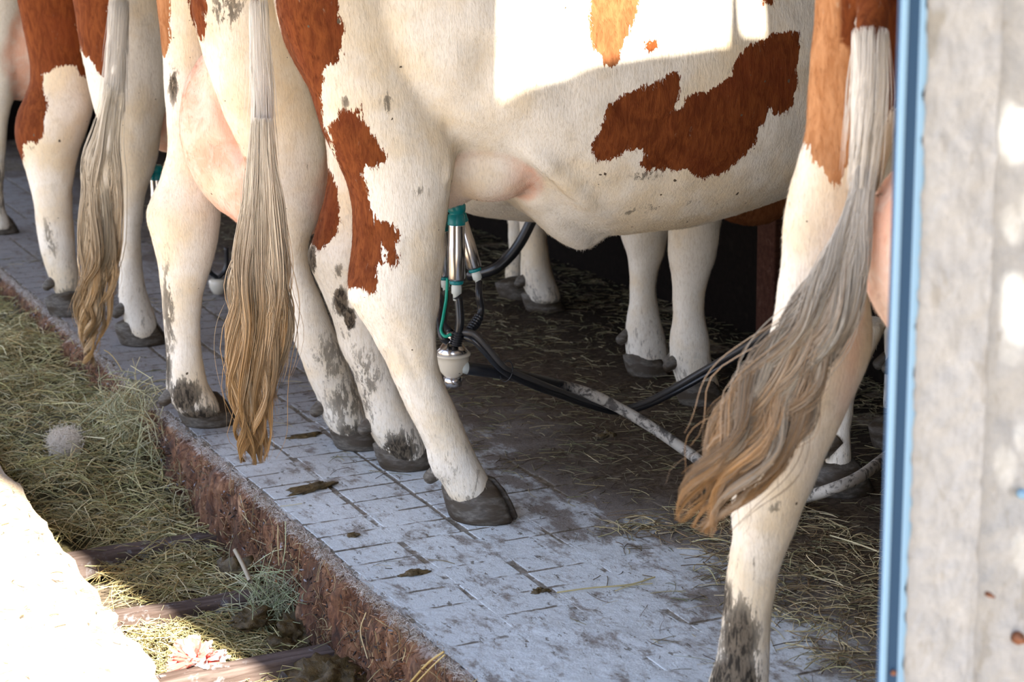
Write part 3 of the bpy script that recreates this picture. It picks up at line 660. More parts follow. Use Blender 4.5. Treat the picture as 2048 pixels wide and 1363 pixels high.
# --- the main cow, side on in the middle
BELLY = lambda cy: [(.05, .08, 1.36, 1.10), (.085, .15, 1.40, 1.0), (.15, .22, 1.43, .90), (.25, .275, 1.44, .82), (.38, .31, 1.42, .765), (.52, .32, 1.41, .70), (.66, .325, 1.41, .61), (.80, .33, 1.41, .575), (1.0, .325, 1.40, .575), (1.2, .30, 1.40, .608), (1.36, .25, 1.40, .645), (1.5, .20, 1.38, .72), (1.62, .15, 1.34, .82)]
main = make_cow('cow', 'red and white cow side on in the middle, milking cups under its belly', 4.09, BELLY(4.09), [
    dict(rows=[(-160, 556, 800), (0, 558, 806), (88, 585, 826), (145, 607, 850), (198, 629, 880), (264, 650, 905), (308, 669, 915), (343, 685, 911), (379, 697, 903), (409, 703, 899), (440, 705, 895), (484, 705, 890), (528, 697, 884), (568, 692, 880), (606, 702, 876), (654, 735, 872), (698, 759, 874), (733, 775, 878), (786, 800, 898), (835, 822, 920), (883, 843, 942), (927, 862, 962), (960, 882, 980), (985, 894, 986), (1003, 902, 982)],
         Y=(3.93, 3.875), k=[.62, .62, .60, .60, .60, .68, .8, .9, .9, .95, 1, 1, .9], hoof=(966, 1034, -50, 1.16)),
    dict(rows=[(-100, 600, 800), (120, 620, 820), (264, 650, 830), (330, 655, 800), (374, 652, 790), (418, 643, 784), (471, 628, 775), (506, 615, 768), (548, 627, 760), (579, 639, 755), (614, 655, 756), (654, 669, 761), (698, 682, 772), (733, 700, 786), (777, 713, 802), (817, 726, 822), (852, 736, 840), (880, 752, 852), (905, 766, 856), (925, 772, 856)],
         Y=(4.26, 4.31), k=[.6, .6, .62, .65, .75, .85, .9, 1, 1, 1], hoof=(815, 932, -28, .98), dew=(-.004, .085)),
    dict(rows=[(640, 1640, 1780), (760, 1650, 1720), (830, 1655, 1705), (880, 1652, 1700), (930, 1650, 1702), (960, 1652, 1712), (975, 1655, 1715)], Y=(3.72, 3.64), k=[.8, 1, 1, 1, 1], hoof=(1685, 984, -25, 1.05)),
    dict(rows=[(250, 1740, 1900), (560, 1764, 1870), (700, 1768, 1840), (780, 1768, 1836), (840, 1766, 1836), (880, 1766, 1844)], Y=(4.25, 4.2), k=[.8, 1, 1], hoof=(1800, 893, -10, 1.0)),
], top=-.35,
    udder=[((.36, 4.08, .79), (.19, .145, .13)), ((.475, 3.965, .775), (.115, .09, .085))],
    creases=[dict(p=[(690, 560, 3.88), (698, 590, 3.88), (712, 612, 3.88)], w=.022, a=.010), dict(p=[(700, 640, 3.88), (760, 760, 3.88), (820, 870, 3.88)], w=.014, a=.004), dict(p=[(850, 905, 3.87), (868, 935, 3.87), (885, 960, 3.87)], w=.025, a=.007), dict(p=[(880, 480, 3.86), (882, 560, 3.86), (872, 640, 3.86)], w=.02, a=.006), dict(p=[(898, 420, 3.86), (912, 360, 3.85), (935, 315, 3.84), (970, 285, 3.82), (1010, 272, 3.80), (1050, 282, 3.79)], w=.013, a=-.026), dict(p=[(890, 400, 3.84), (905, 340, 3.84), (930, 296, 3.82), (965, 265, 3.80), (1010, 252, 3.79), (1050, 262, 3.78)], w=.016, a=.008), dict(p=[(930, 250, 3.80), (915, 310, 3.82), (903, 370, 3.84)], w=.02, a=.006), dict(p=[(1010, 262, 3.79), (1060, 300, 3.79), (1110, 352, 3.80), (1160, 402, 3.82), (1200, 440, 3.85)], w=.014, a=.008), dict(p=[(1030, 320, 3.80), (1080, 352, 3.80), (1130, 395, 3.82), (1170, 430, 3.85)], w=.012, a=-.009),
        dict(p=[(1210, 200, 3.77), (1290, 240, 3.77), (1350, 250, 3.77)], w=.02, a=-.006), dict(p=[(745, 440, 3.84), (735, 500, 3.84), (722, 545, 3.84)], w=.018, a=-.010), dict(p=[(760, 590, 3.84), (800, 680, 3.84), (850, 800, 3.83)], w=.010, a=-.006), dict(p=[(990, 60, 3.77), (975, 160, 3.77), (940, 240, 3.78)], w=.05, a=-.018), dict(p=[(840, 560, 3.84), (850, 640, 3.84), (880, 740, 3.84)], w=.012, a=.004), dict(p=[(1080, 20, 3.77), (1110, 120, 3.77), (1150, 240, 3.77)], w=.05, a=-.010)],
    extra=[chain([(.58, 3.99, .72, .05, .09), (.68, 4.02, .615, .045, .05), (.745, 4.04, .575, .03, .025), (.80, 4.04, .60, .02, .02)], 14),
           chain([(.42, 3.865, .90, .03, .02), (.52, 3.835, .82, .035, .022), (.64, 3.86, .72, .035, .025), (.75, 3.92, .65, .03, .03)], 12)],
    patches=[
        dict(Yp=3.77, Y=(-9, 4.1), p=[(1180, 293), (1191, 271), (1202, 262), (1200, 249), (1213, 220), (1220, 209), (1238, 194), (1264, 180), (1293, 172), (1319, 161), (1338, 147), (1358, 139), (1361, 158), (1358, 180), (1358, 202), (1341, 220), (1367, 213), (1378, 187), (1422, 180), (1440, 165), (1462, 150), (1460, 139), (1477, 110), (1495, 92), (1525, 81), (1547, 64), (1572, 64), (1603, 60), (1602, 92), (1594, 139), (1596, 176), (1585, 216), (1569, 227), (1548, 231), (1543, 213), (1536, 231), (1519, 260), (1514, 290), (1488, 312), (1462, 337), (1440, 352), (1407, 358), (1389, 352), (1378, 339), (1345, 339), (1293, 341), (1282, 334), (1279, 323), (1293, 312), (1279, 297), (1257, 297), (1242, 312), (1216, 319), (1194, 326), (1187, 308)]),
        dict(Yp=3.77, Y=(-9, 4.1), tone=.3, p=[(1185, -80), (1280, -80), (1275, 30), (1262, 60), (1250, 85), (1240, 100), (1242, 130), (1225, 137), (1205, 125), (1205, 108), (1185, 100), (1180, 50)]),
        dict(Yp=3.77, Y=(-9, 4.1), p=[(1290, 83), (1316, 83), (1312, 105), (1292, 105)]),
        dict(Yp=3.77, Y=(-9, 4.1), p=[(1510, -40), (1553, -40), (1550, 10), (1530, 10)]),
        dict(Yp=3.86, Y=(-9, 4.2), p=[(500, -120), (690, -120), (682, -40), (680, 30), (690, 62), (683, 88), (685, 106), (679, 130), (657, 132), (644, 141), (644, 167), (637, 176), (641, 211), (644, 247), (655, 264), (657, 290), (664, 320), (640, 330), (600, 260), (520, 60)]),
        dict(Yp=3.86, Y=(-9, 4.1), p=[(658, 247), (670, 238), (675, 220), (688, 216), (705, 220), (714, 238), (714, 211), (723, 211), (727, 247), (741, 264), (754, 277), (765, 299), (778, 308), (776, 321), (765, 324), (758, 337), (736, 330), (725, 352), (736, 374), (741, 409), (754, 440), (776, 440), (791, 453), (807, 475), (785, 480), (798, 502), (802, 528), (787, 533), (776, 506), (767, 484), (771, 528), (758, 528), (756, 577), (749, 585), (732, 577), (697, 577), (680, 572), (682, 480), (682, 400), (672, 340), (664, 300)]),
        dict(Yp=4.28, Y=(4.12, 9), p=[(640, 320), (668, 350), (682, 400), (682, 440), (674, 470), (655, 490), (640, 500), (628, 492), (600, 480), (620, 380)]),
    ],
    blobs=[(624, 518, 13, 34, 1.2, 4.28, (4.12, 9)), (684, 600, 15, 30, 1.6, 4.28, (4.12, 9)), (702, 635, 13, 24, 1.6, 4.28, (4.12, 9)), (682, 540, 16, 20, .72, 4.28, (4.12, 9)), (730, 780, 60, 120, .62, 4.3, (4.12, 9)), (800, 900, 60, 60, .95, 4.3, (4.12, 9)), (700, 660, 30, 60, .5, 4.3, (4.12, 9)),
           (686, 202, 12, 18, .74, 3.8), (772, 205, 13, 32, .70, 3.8), (830, 385, 30, 18, .6, 3.8), (1292, 352, 44, 13, .66, 3.78), (1258, 425, 12, 10, .68, 3.8), (1300, 418, 60, 13, .55, 3.8), (1385, 405, 30, 8, .5, 3.8), (940, 360, 90, 80, 5.8, 3.95), (985, 340, 60, 50, 5.8, 3.95), (1110, 200, 50, 20, .36, 3.78), (670, 640, 30, 70, .45, 4.3, (4.12, 9)), (620, 500, 20, 30, .5, 4.28, (4.12, 9)), (905, 985, 16, 30, .5, 3.87)],
    vdir=ray(1050, 300), fur=130000, seed=1, bump_amp=.003)

# --- second cow, its tail hanging in the middle left
cow2 = make_cow('cow', 'white cow left of the middle one, big pink udder and long blond tail', 4.68,
    [(a + .03, b * .97, c, d + .04) for a, b, c, d in BELLY(0) if a < .5] + [(.56, .31, 1.41, .70), (.68, .32, 1.41, .56), (.82, .32, 1.41, .515), (1.0, .31, 1.40, .50), (1.2, .29, 1.40, .51), (1.38, .24, 1.40, .56), (1.53, .20, 1.38, .58), (1.65, .15, 1.34, .70)], [
    dict(rows=[(-120, 380, 560), (0, 385, 575), (106, 405, 592), (176, 430, 617), (240, 455, 638), (286, 477, 650), (343, 497, 653), (396, 520, 648), (445, 540, 635), (480, 552, 620), (515, 560, 617), (557, 570, 629), (588, 576, 642), (632, 582, 658), (667, 583, 672), (707, 598, 687), (751, 616, 704), (791, 634, 719), (826, 645, 730), (855, 660, 736), (880, 690, 750), (892, 700, 755)],
         Y=(4.50, 4.53), k=[.7, .7, .66, .65, .7, .8, .9, 1, 1, 1], hoof=(722, 892, -32, .96)),
    dict(rows=[(-120, 300, 420), (0, 312, 420), (73, 324, 425), (165, 329, 425), (227, 332, 425), (293, 334, 425), (348, 322, 430), (385, 305, 434), (425, 292, 440), (461, 301, 438), (516, 314, 427), (567, 321, 413), (604, 324, 405), (652, 328, 403), (688, 331, 405), (743, 332, 412), (780, 334, 422), (806, 346, 436), (830, 368, 444)],
         Y=(4.86, 4.82), k=[.7, .7, .7, .72, .78, .85, .92, 1, 1, 1], hoof=(420, 846, -26, 1.05), dew=(.012, .09)),
    dict(rows=[(380, 1236, 1350), (440, 1240, 1340), (471, 1242, 1336), (508, 1254, 1330), (533, 1258, 1320), (577, 1259, 1314), (614, 1257, 1317), (650, 1250, 1324), (687, 1249, 1334), (717, 1253, 1336), (742, 1262, 1325)], Y=(4.85, 4.85), k=[.8, .9, 1, 1, 1], hoof=(1298, 748, -45, .9)),
    dict(rows=[(380, 1330, 1455), (449, 1336, 1442), (508, 1335, 1434), (545, 1341, 1422), (588, 1345, 1410), (636, 1345, 1410), (680, 1340, 1418), (717, 1341, 1421), (750, 1350, 1433), (783, 1362, 1440), (800, 1366, 1440)], Y=(4.51, 4.51), k=[.8, .9, 1, 1, 1], hoof=(1405, 806, -30, .92)),
], top=-.35,
    tail=dict(core=[(-60, 494, 528, 4.58), (0, 500, 535, 4.55), (100, 502, 539, 4.5), (200, 506, 543, 4.46), (300, 508, 544, 4.43), (400, 512, 542, 4.42), (480, 518, 538, 4.42)],
              hair=[(235, 506, 545), (300, 501, 549), (400, 490, 562), (500, 478, 573), (580, 464, 582), (650, 460, 581), (750, 461, 565), (830, 470, 553), (880, 482, 545), (925, 495, 535)], depth=(4.40, 4.42), n=4200, locks=46, wave=.013, top=(.70, .59, .42), bot=(.52, .29, .105), root=(.80, .73, .60), label='long wavy blond switch with golden brown ends',
              fuzz=[(0, 500, 535), (100, 501, 540), (200, 504, 545), (330, 500, 549)], fd=(4.54, 4.42)),
    udder=[((.165, 4.68, .80), (.19, .125, .24)), ((.225, 4.63, .685), (.19, .14, .16))],
    extra=[chain([(1.38, 4.68, .62, .10, .09), (1.50, 4.68, .545, .085, .08), (1.62, 4.68, .50, .07, .055), (1.72, 4.68, .56, .06, .05), (1.80, 4.68, .70, .05, .05)], 14)],
    creases=[dict(p=[(395, 80, 4.62), (420, 160, 4.60), (450, 230, 4.58), (477, 290, 4.56), (497, 345, 4.55)], w=.014, a=-.022), dict(p=[(400, 70, 4.62), (428, 150, 4.58), (460, 225, 4.56), (490, 300, 4.55)], w=.010, a=.007), dict(p=[(350, 90, 4.8), (362, 200, 4.78), (350, 300, 4.8)], w=.012, a=-.012), dict(p=[(340, 390, 4.8), (352, 450, 4.8), (356, 520, 4.8)], w=.012, a=-.010)],
    patches=[
        dict(Yp=4.56, Y=(-9, 9), p=[(360, -60), (407, -60), (416, 37), (414, 62), (407, 88), (392, 59), (378, 26)]),
        dict(Yp=4.5, tail=1, p=[(480, -90), (560, -90), (525, 0), (512, 28), (500, 34), (490, 20)]),
        dict(Yp=4.65, Y=(4.5, 4.9), tone=.3, p=[(1446, 425), (1560, 380), (1700, 380), (1700, 520), (1446, 500)]),
        dict(Yp=4.55, Y=(4.4, 4.9), tone=.9, p=[(414, 286), (440, 288), (470, 305), (500, 322), (500, 346), (458, 326), (422, 312)]),
        dict(Yp=4.8, Y=(4.7, 9), tone=.7, p=[(300, -60), (330, -60), (342, 20), (343, 73), (337, 103), (330, 110), (310, 110)]),
    ],
    blobs=[(345, 168, 13, 48, .95, 4.8), (338, 620, 18, 130, .72, 4.82, (4.68, 9)), (332, 730, 16, 80, .85, 4.82, (4.68, 9)), (370, 790, 45, 50, 1.0, 4.82, (4.68, 9)), (395, 840, 60, 40, 1.1, 4.82, (4.68, 9)), (660, 720, 60, 90, .56, 4.53, (-9, 4.68)), (690, 800, 50, 70, .66, 4.53, (-9, 4.68)), (600, 60, 30, 60, .5, 4.5), (625, 325, 26, 22, .5, 4.45),
            (455, 30, 50, 50, .72, 4.6), (455, 305, 50, 20, -.7, 4.6), (420, 170, 22, 60, 5.9, 4.6), (430, 370, 40, 28, 5.6, 4.6), (425, 275, 40, 40, 5.45, 4.6), (700, 860, 40, 40, .8, 4.53, (-9, 4.68))],
    vdir=ray(520, 400), fur=90000, seed=2, bump_amp=.003)

# --- third cow, brown thighs, far left
cow3 = make_cow('cow', 'cow with dark red-brown thighs, white lower legs and tail, far left', 6.16,
    [(a + .03, b * .97, c, d) for a, b, c, d in BELLY(0)], [
    dict(rows=[(-120, 130, 345), (0, 150, 345), (100, 165, 344), (183, 182, 336), (220, 193, 330), (293, 214, 319), (348, 230, 305), (385, 237, 294), (440, 240, 286), (500, 240, 282), (553, 236, 288), (597, 236, 298), (633, 246, 312), (655, 250, 316), (672, 254, 312)],
         Y=(5.95, 5.88), k=[.7, .7, .7, .8, .9, 1, 1, 1], hoof=(288, 686, -25, 1.05)),
    dict(rows=[(-120, 20, 150), (0, 37, 160), (73, 52, 174), (154, 62, 180), (187, 52, 184), (220, 38, 186), (264, 31, 173), (312, 44, 156), (359, 57, 147), (422, 70, 145), (500, 80, 151), (553, 98, 158), (600, 118, 153), (620, 122, 154)],
         Y=(6.45, 6.45), k=[.7, .7, .75, .85, .9, 1, 1, 1], hoof=(140, 628, -20, .95)),
    dict(rows=[(360, 1026, 1110), (434, 1036, 1094), (500, 1040, 1098), (545, 1040, 1106), (580, 1050, 1118), (605, 1062, 1124)], Y=(5.75, 5.72), k=[.9, 1, 1], hoof=(1092, 620, -30, .95)),
    dict(rows=[(360, 1005, 1060), (440, 1015, 1050), (500, 1018, 1046), (545, 1010, 1046), (570, 1014, 1050), (588, 1020, 1054)], Y=(6.1, 6.05), k=[.9, 1, 1], hoof=(1036, 596, -30, .9)),
], top=-.35,
    tail=dict(core=[(-60, 222, 260, 5.85), (0, 220, 256, 5.8), (100, 216, 251, 5.74), (200, 211, 243, 5.7), (300, 198, 228, 5.68), (400, 194, 220, 5.68)],
              hair=[(170, 208, 248), (257, 190, 241), (330, 166, 241), (400, 167, 241), (500, 161, 243), (560, 158, 232), (620, 152, 220), (660, 158, 208), (700, 170, 196), (728, 168, 182)], depth=(5.68, 5.68), n=2600, locks=30, wave=.018, top=(.72, .61, .43), bot=(.52, .30, .11), root=(.80, .73, .60), thick=.0014, label='pale switch hair with golden ends',
              fuzz=[(0, 219, 257), (100, 214, 252), (240, 205, 246)], fd=(5.8, 5.69)),
    udder=[((.34, 6.14, .78), (.17, .12, .20)), ((.36, 6.05, .68), (.15, .11, .13))],
    patches=[
        dict(Yp=6.4, Y=(6.15, 9), p=[(20, -60), (150, -60), (155, 60), (170, 130), (174, 158), (160, 150), (150, 132), (115, 133), (100, 145), (85, 148), (88, 180), (98, 215), (90, 240), (88, 265), (75, 290), (60, 282), (48, 290), (46, 325), (20, 300), (10, 200), (40, 100)]),
        dict(Yp=5.9, Y=(-9, 6.2), p=[(110, -60), (216, -60), (218, 60), (214, 165), (200, 150), (185, 125), (178, 115), (168, 110), (150, 70), (120, 20)]),
    ],
    blobs=[(100, 480, 18, 70, .6, 6.45), (60, 300, 16, 16, .5, 6.45), (130, 600, 26, 40, .7, 6.45), (262, 520, 10, 50, .45, 5.88), (288, 640, 40, 26, .3, 5.88)],
    vdir=ray(200, 300), voxel=.013, fur=40000, seed=3, bump_amp=.003)

# --- fourth cow, only a slice at the left edge
cow4 = make_cow('cow', 'pale cow at the left edge of the photo, only its leg and udder in view', 7.62,
    [(a + .03, b * .97, c, d) for a, b, c, d in BELLY(0)], [
    dict(rows=[(-120, -100, 66), (0, -80, 52), (90, -60, 42), (183, -45, 30), (250, -30, 14), (320, -40, 10), (400, -34, 8), (440, -30, 18), (460, -26, 22)], Y=(7.45, 7.5), k=[.7, .7, .8, 1, 1, 1], hoof=(4, 466, -25, 1.0)),
    dict(rows=[(-120, -190, -60), (0, -180, -70), (200, -160, -80), (330, -150, -90), (420, -140, -100), (440, -138, -98)], Y=(7.95, 7.95), k=[.8, .9, 1, 1], hoof=(-112, 446, -20, 1.0)),
], top=-.35, udder=[((.20, 7.55, .80), (.20, .15, .22))], blobs=[(0, 380, 30, 90, .62, 7.5), (60, 110, 30, 80, -.4, 7.5)], vdir=ray(0, 300), voxel=.015, seed=4)

# --- nearest cow, right, partly behind the post
cow1 = make_cow('cow', 'nearest cow beside the blue post, seen from behind with swishing tail', 2.32,
    [(.47 + a * .9, b * .9, c, d + .05) for a, b, c, d in BELLY(0)], [
    dict(rows=[(-200, 1636, 1830), (0, 1632, 1815), (73, 1629, 1812), (147, 1623, 1806), (220, 1616, 1796), (264, 1610, 1786), (348, 1587, 1768), (440, 1568, 1750), (544, 1559, 1738), (631, 1547, 1742), (690, 1530, 1747), (749, 1514, 1733), (811, 1502, 1706), (862, 1490, 1683), (919, 1478, 1654), (965, 1466, 1634), (1016, 1461, 1610), (1068, 1461, 1588), (1145, 1452, 1559), (1223, 1443, 1548), (1302, 1430, 1545), (1363, 1416, 1543), (1420, 1405, 1550), (1460, 1410, 1560), (1500, 1425, 1565)],
         Y=(2.50, 2.60), k=[.75, .75, .72, .7, .68, .66, .62, .62, .66, .75, .85, .95, 1, 1], hoof=(1500, 1512, -30, 1.05), nodew=1),
    dict(rows=[(-200, 1850, 2050), (100, 1850, 2050), (400, 1840, 2010), (700, 1840, 1990), (900, 1830, 1960), (1100, 1830, 1920), (1400, 1840, 1930), (1600, 1850, 1950)], Y=(2.15, 2.12), k=[.7, .7, .8, 1, 1], hoof=(1900, 1640, -30, 1.0)),
    dict(rows=[(300, 2550, 2700), (800, 2560, 2640), (1100, 2560, 2650)], Y=(2.45, 2.45), k=[.9, 1], hoof=(2610, 1150, -20, 1)),
    dict(rows=[(300, 2800, 2950), (900, 2800, 2890), (1300, 2800, 2890)], Y=(2.15, 2.15), k=[.9, 1], hoof=(2850, 1330, -20, 1)),
], top=-.35,
    tail=dict(core=[(-80, 1722, 1788, 2.96), (0, 1714, 1782, 2.92), (90, 1708, 1776, 2.88), (200, 1706, 1768, 2.86), (300, 1704, 1756, 2.84), (380, 1700, 1742, 2.82), (450, 1690, 1728, 2.80), (540, 1668, 1704, 2.78), (620, 1640, 1668, 2.77), (700, 1600, 1624, 2.77)],
              hair=[(330, 1704, 1754), (400, 1696, 1744), (480, 1664, 1738), (560, 1622, 1728), (640, 1565, 1710), (720, 1500, 1672), (800, 1440, 1640), (870, 1402, 1600), (940, 1372, 1545), (1000, 1345, 1500), (1060, 1345, 1440)], depth=(2.80, 2.72), n=4600, locks=60, wave=.014, top=(.44, .39, .31), bot=(.46, .24, .08), root=(.66, .63, .58), bias=.28, thick=.0009, label='wavy tail hair swept to the left, grey brown with rusty ends',
              fuzz=[(60, 1706, 1776), (200, 1704, 1770), (380, 1698, 1745)], fd=(2.87, 2.80)),
    udder=[(tuple(atY(1905, 500, 2.30)), (.13, .13, .16))],
    patches=[
        dict(Yp=2.5, Y=(-9, 9), tone=1, p=[(1560, -120), (1715, -120), (1714, 100), (1708, 200), (1704, 310), (1690, 350), (1678, 380), (1668, 370), (1655, 350), (1645, 335), (1625, 320), (1612, 290), (1590, 262), (1590, 150)]),
        dict(Yp=2.45, Y=(-9, 9), p=[(1712, -120), (1850, -120), (1800, 200), (1765, 240), (1775, 120), (1762, 90), (1745, 95), (1715, 55)]),
        dict(Yp=2.3, tail=1, Y=(-9, 9), p=[(1700, -160), (1800, -160), (1800, 98), (1762, 92), (1748, 88), (1735, 75), (1715, 50), (1700, 50)]),
    ],
    blobs=[(1755, 350, 14, 70, .66, 2.45), (1690, 450, 16, 60, .5, 2.45), (1478, 1280, 62, 120, .98, 2.58), (1466, 1360, 80, 70, 1.25, 2.58), (1450, 1200, 24, 60, .9, 2.58), (1780, 600, 60, 90, 5.35, 2.4), (1478, 1120, 14, 30, .55, 2.58), (1510, 1140, 10, 50, .62, 2.58), (1550, 1010, 20, 14, .62, 2.55), (1620, 870, 9, 40, .6, 2.55), (1640, 640, 90, 160, .2, 2.55), (1710, 660, 22, 90, -.45, 2.5), (1690, 780, 26, 70, -.3, 2.5), (1668, 110, 16, 22, .45, 2.45)],
    vdir=ray(1640, 600), voxel=.0095, fur=90000, seed=5, bump_amp=.003)

# ------------------------------------------------------------------ milking clusters
def teat_cup(root, top, bot, r, long=.17):
    top, bot = np.array(top), np.array(bot); d = bot - top
    sh = lathe_obj('teat_cup', [(.26, .001), (.26, r * .92), (.30, r * .93), (.55, r * .95), (.57, r * 1.0), (.97, r * .98), (1.0, r * .86), (1.0, .001)], top, bot, STEEL, root)
    lathe_obj('liner_head', [(0, r * .3), (0, r * .82), (.03, r * 1.02), (.08, r * 1.05), (.12, r * 1.0), (.135, r * .80), (.15, r * .80), (.165, r * .95), (.27, r * 1.0), (.285, r * .99), (.285, .001)], top, bot, TEAL, sh)
    lathe_obj('liner_ring', [(.995, .001), (.995, r * .80), (1.04, r * .80), (1.05, r * .72), (1.05, .001)], top, bot, TEAL, sh)
    lathe_obj('nozzle', [(1.04, r * .52), (1.10, r * .60), (1.17, r * .58), (1.18, r * .42), (1.26, r * .40), (1.26, .001)], top, bot, NOZ, sh)
    return sh, bot + d * .25
cl = empty('milking_cluster', atD(905, 700, 4.45), 'steel milking cups with teal rubber tops and cloudy claw under middle cow', 'milking cluster')
cup1, e1 = teat_cup(cl, atD(913, 404, 4.43), atD(913, 560, 4.43), .0200)
cup2, e2 = teat_cup(cl, atD(911, 408, 4.52), atD(949, 536, 4.52), .0185)
cup3, e3 = teat_cup(cl, atD(868, 420, 4.55), atD(868, 556, 4.55), .0195)
cup4, e4 = teat_cup(cl, atD(880, 425, 4.62), atD(890, 552, 4.62), .0185)
cb = atD(905, 715, 4.45); up = np.array([0, 0, 1.])
bowl = lathe_obj('claw_bowl', [(-.95, .001), (-.95, .012), (-.8, .022), (-.55, .032), (-.1, .038), (.1, .0385), (.12, .042), (.22, .042), (.24, .036), (.24, .001)], cb, cb + up * .05, GLASSY, cl, 36)
cap = lathe_obj('claw_cap', [(.2, .034), (.35, .037), (.5, .030), (.75, .020), (.8, .001)], cb, cb + up * .05, STEEL, cl, 36)
lathe_obj('claw_hanger', [(0, .001), (0, .013), (1, .013), (1, .001)], cb + up * .038 + [0, 0, 0], cb + up * .060, STEEL, cap, 4)
lathe_obj('claw_foot', [(0, .001), (0, .020), (1, .022), (1, .001)], cb - up * .066, cb - up * .044, STEEL, bowl, 12)
for (px, py) in ((893, 744), (917, 746)):
    c = atD(px, py, 4.43); lathe_obj('claw_foot', [(0, .001), (0, .0055), (1, .0055), (1, .001)], c, c + up * .016, STEEL, bowl, 10)
lathe_obj('outlet', [(0, .012), (.2, .0145), (1, .0145), (1, .001)], atD(912, 728, 4.44), atD(938, 737, 4.44), NOZ, bowl, 16)
def ribs(p, q, r, parent, n=6):
    p, q = np.array(p), np.array(q)
    prof = [(0, r)]
    for i in range(n): prof += [((i + .2) / n, r), ((i + .35) / n, r * 1.22), ((i + .65) / n, r * 1.22), ((i + .8) / n, r)]
    lathe_obj('bellows', prof + [(1, r)], p, q, RUBBER, parent, 16)
t1 = tube_obj('short_milk_tube', [e1 + up * .008, atD(917, 600, 4.43), atD(920, 640, 4.42), atD(916, 668, 4.42), atD(911, 690, 4.42)], .0100, RUBBER, cl)
ribs(atD(917, 664, 4.418), atD(911, 690, 4.42), .0118, t1)
t2 = tube_obj('short_milk_tube', [e2 + up * .006, atD(958, 590, 4.5), atD(962, 620, 4.5), atD(954, 648, 4.48), atD(934, 664, 4.46), atD(915, 672, 4.46)], .0082, RUBBER, cl)
ribs(atD(959, 632, 4.49), atD(940, 660, 4.465), .0098, t2)
t3 = tube_obj('short_milk_tube', [e3 + up * .01, atD(884, 600, 4.5), atD(880, 640, 4.45), atD(884, 672, 4.42), atD(896, 684, 4.42)], .0085, RUBBER, cl)
t4 = tube_obj('short_milk_tube', [e4, atD(892, 600, 4.58), atD(888, 640, 4.52), atD(900, 664, 4.48)], .0085, RUBBER, cl)
tube_obj('pulse_tube', [atD(895, 556, 4.46), atD(892, 600, 4.45), atD(886, 636, 4.43), atD(882, 660, 4.42), atD(890, 672, 4.41), atD(903, 668, 4.41)], .0038, GREENR, cl, 8)
tube_obj('teat', [atD(913, 388, 4.43), atD(913, 412, 4.43)], .012, COAT, cl)
# hoses
def zf(px, py, z=.016): return atZ(px, py, z)
mh = tube_obj('milk_hose', [atD(934, 736, 4.44), atD(960, 739, 4.45), atD(1005, 745, 4.48), atD(1060, 757, 4.55), atD(1120, 771, 4.66), atD(1185, 790, 4.69), atD(1245, 819, 4.70), atD(1310, 858, 4.67), atD(1375, 903, 4.60), atD(1440, 950, 4.50), zf(1520, 988, .02), zf(1590, 996, .03), zf(1650, 982, .085), zf(1715, 955, .10), zf(1770, 915, .08), zf(1830, 870, .05)], [.0155] * 4 + [.0150] * 3 + [.0135] * 12, None, None, 16, 160)
def hose_mat():
    x = M('dusty grey milk hose'); g = x.pos(); sx = x.n('ShaderNodeSeparateXYZ'); x.l(g, sx.inputs[0]); n = x.noise(34, g, 5, .7, .6)
    dusty = x.step(x.math('ADD', sx.outputs[0], x.math('MULTIPLY', x.math('SUBTRACT', n, .5), .35)), .72, .80)
    worn = x.mix(x.step(n, .46, .60), (.46, .42, .36), (.09, .08, .07))
    x.col(x.mix(dusty, (.013, .014, .018), worn)).set(Roughness=x.math('ADD', .3, x.math('MULTIPLY', dusty, .4))); return x.m
mh.data.materials.append(hose_mat()); tag(mh, 'thick milk hose, black at the claw, dusty grey across the floor to the post', 'hose')
for k, (off, lab) in enumerate(((0, 'upper of two thin black pulse hoses strapped along the milk hose'), (13, 'lower of two thin black pulse hoses strapped along the milk hose'))):
    o_ = off
    pts = [atD(926 + o_ * .2, 664 + o_ * .7, 4.42), atD(948, 668 + o_, 4.41), atD(972 - o_ * .3, 692 + o_ * .7, 4.41), atD(1000 - o_ * .4, 726 + o_ * .4, 4.42), atD(1022 - o_ * .1, 742 + o_ * .6, 4.45), atD(1075, 764 + o_ * .8, 4.52), atD(1130, 786 + o_ * .6, 4.62), atD(1185, 806 + o_ * .5, 4.70), atD(1235, 818 + o_ * .4, 4.76), atD(1285, 806 + o_ * .6, 4.78), atD(1345, 776 + o_ * .8, 4.80), atD(1410, 738 + o_, 4.80), atD(1480, 698 + o_, 4.78), atD(1550, 658 + o_, 4.74), atD(1640, 610 + o_, 4.7)]
    h = tube_obj('pulse_hose', pts, .0078, RUBBER if k else simple('dusty black rubber', (.05, .047, .045), .38), None, 12, 120); tag(h, lab, 'hose', 'pulse hoses')
for (px, py, d, nx, ny) in ((1013, 748, 4.45, 5, -20), (1272, 836, None, 12, -16)):
    c = atD(px, py, d) if d else zf(px, py); P0 = atD(px + nx * .8, py + ny, (c - CAM) @ FW - .005); P1 = atD(px - nx * .8, py - ny, (c - CAM) @ FW - .005)
    ax_ = (atD(1060, 757, 4.55) - atD(1005, 745, 4.48)) if d else (zf(1310, 860) - zf(1245, 822)); ax_ /= np.linalg.norm(ax_); a_ = np.cross(ax_, up); a_ /= np.linalg.norm(a_); b_ = np.cross(ax_, a_); r_o = .0215 if d else .0146
    ct = atD(1013, 742, 4.452) if d else zf(1274, 838)
    pts = [ct + (a_ * math.cos(t) * (.018 if d else r_o) + b_ * math.sin(t) * r_o * (1.12 if d else 1)) for t in np.linspace(0, 2 * math.pi, 25)]
    o = tube_obj('cable_tie', pts, .0016, RUBBER, mh, 6, 60)
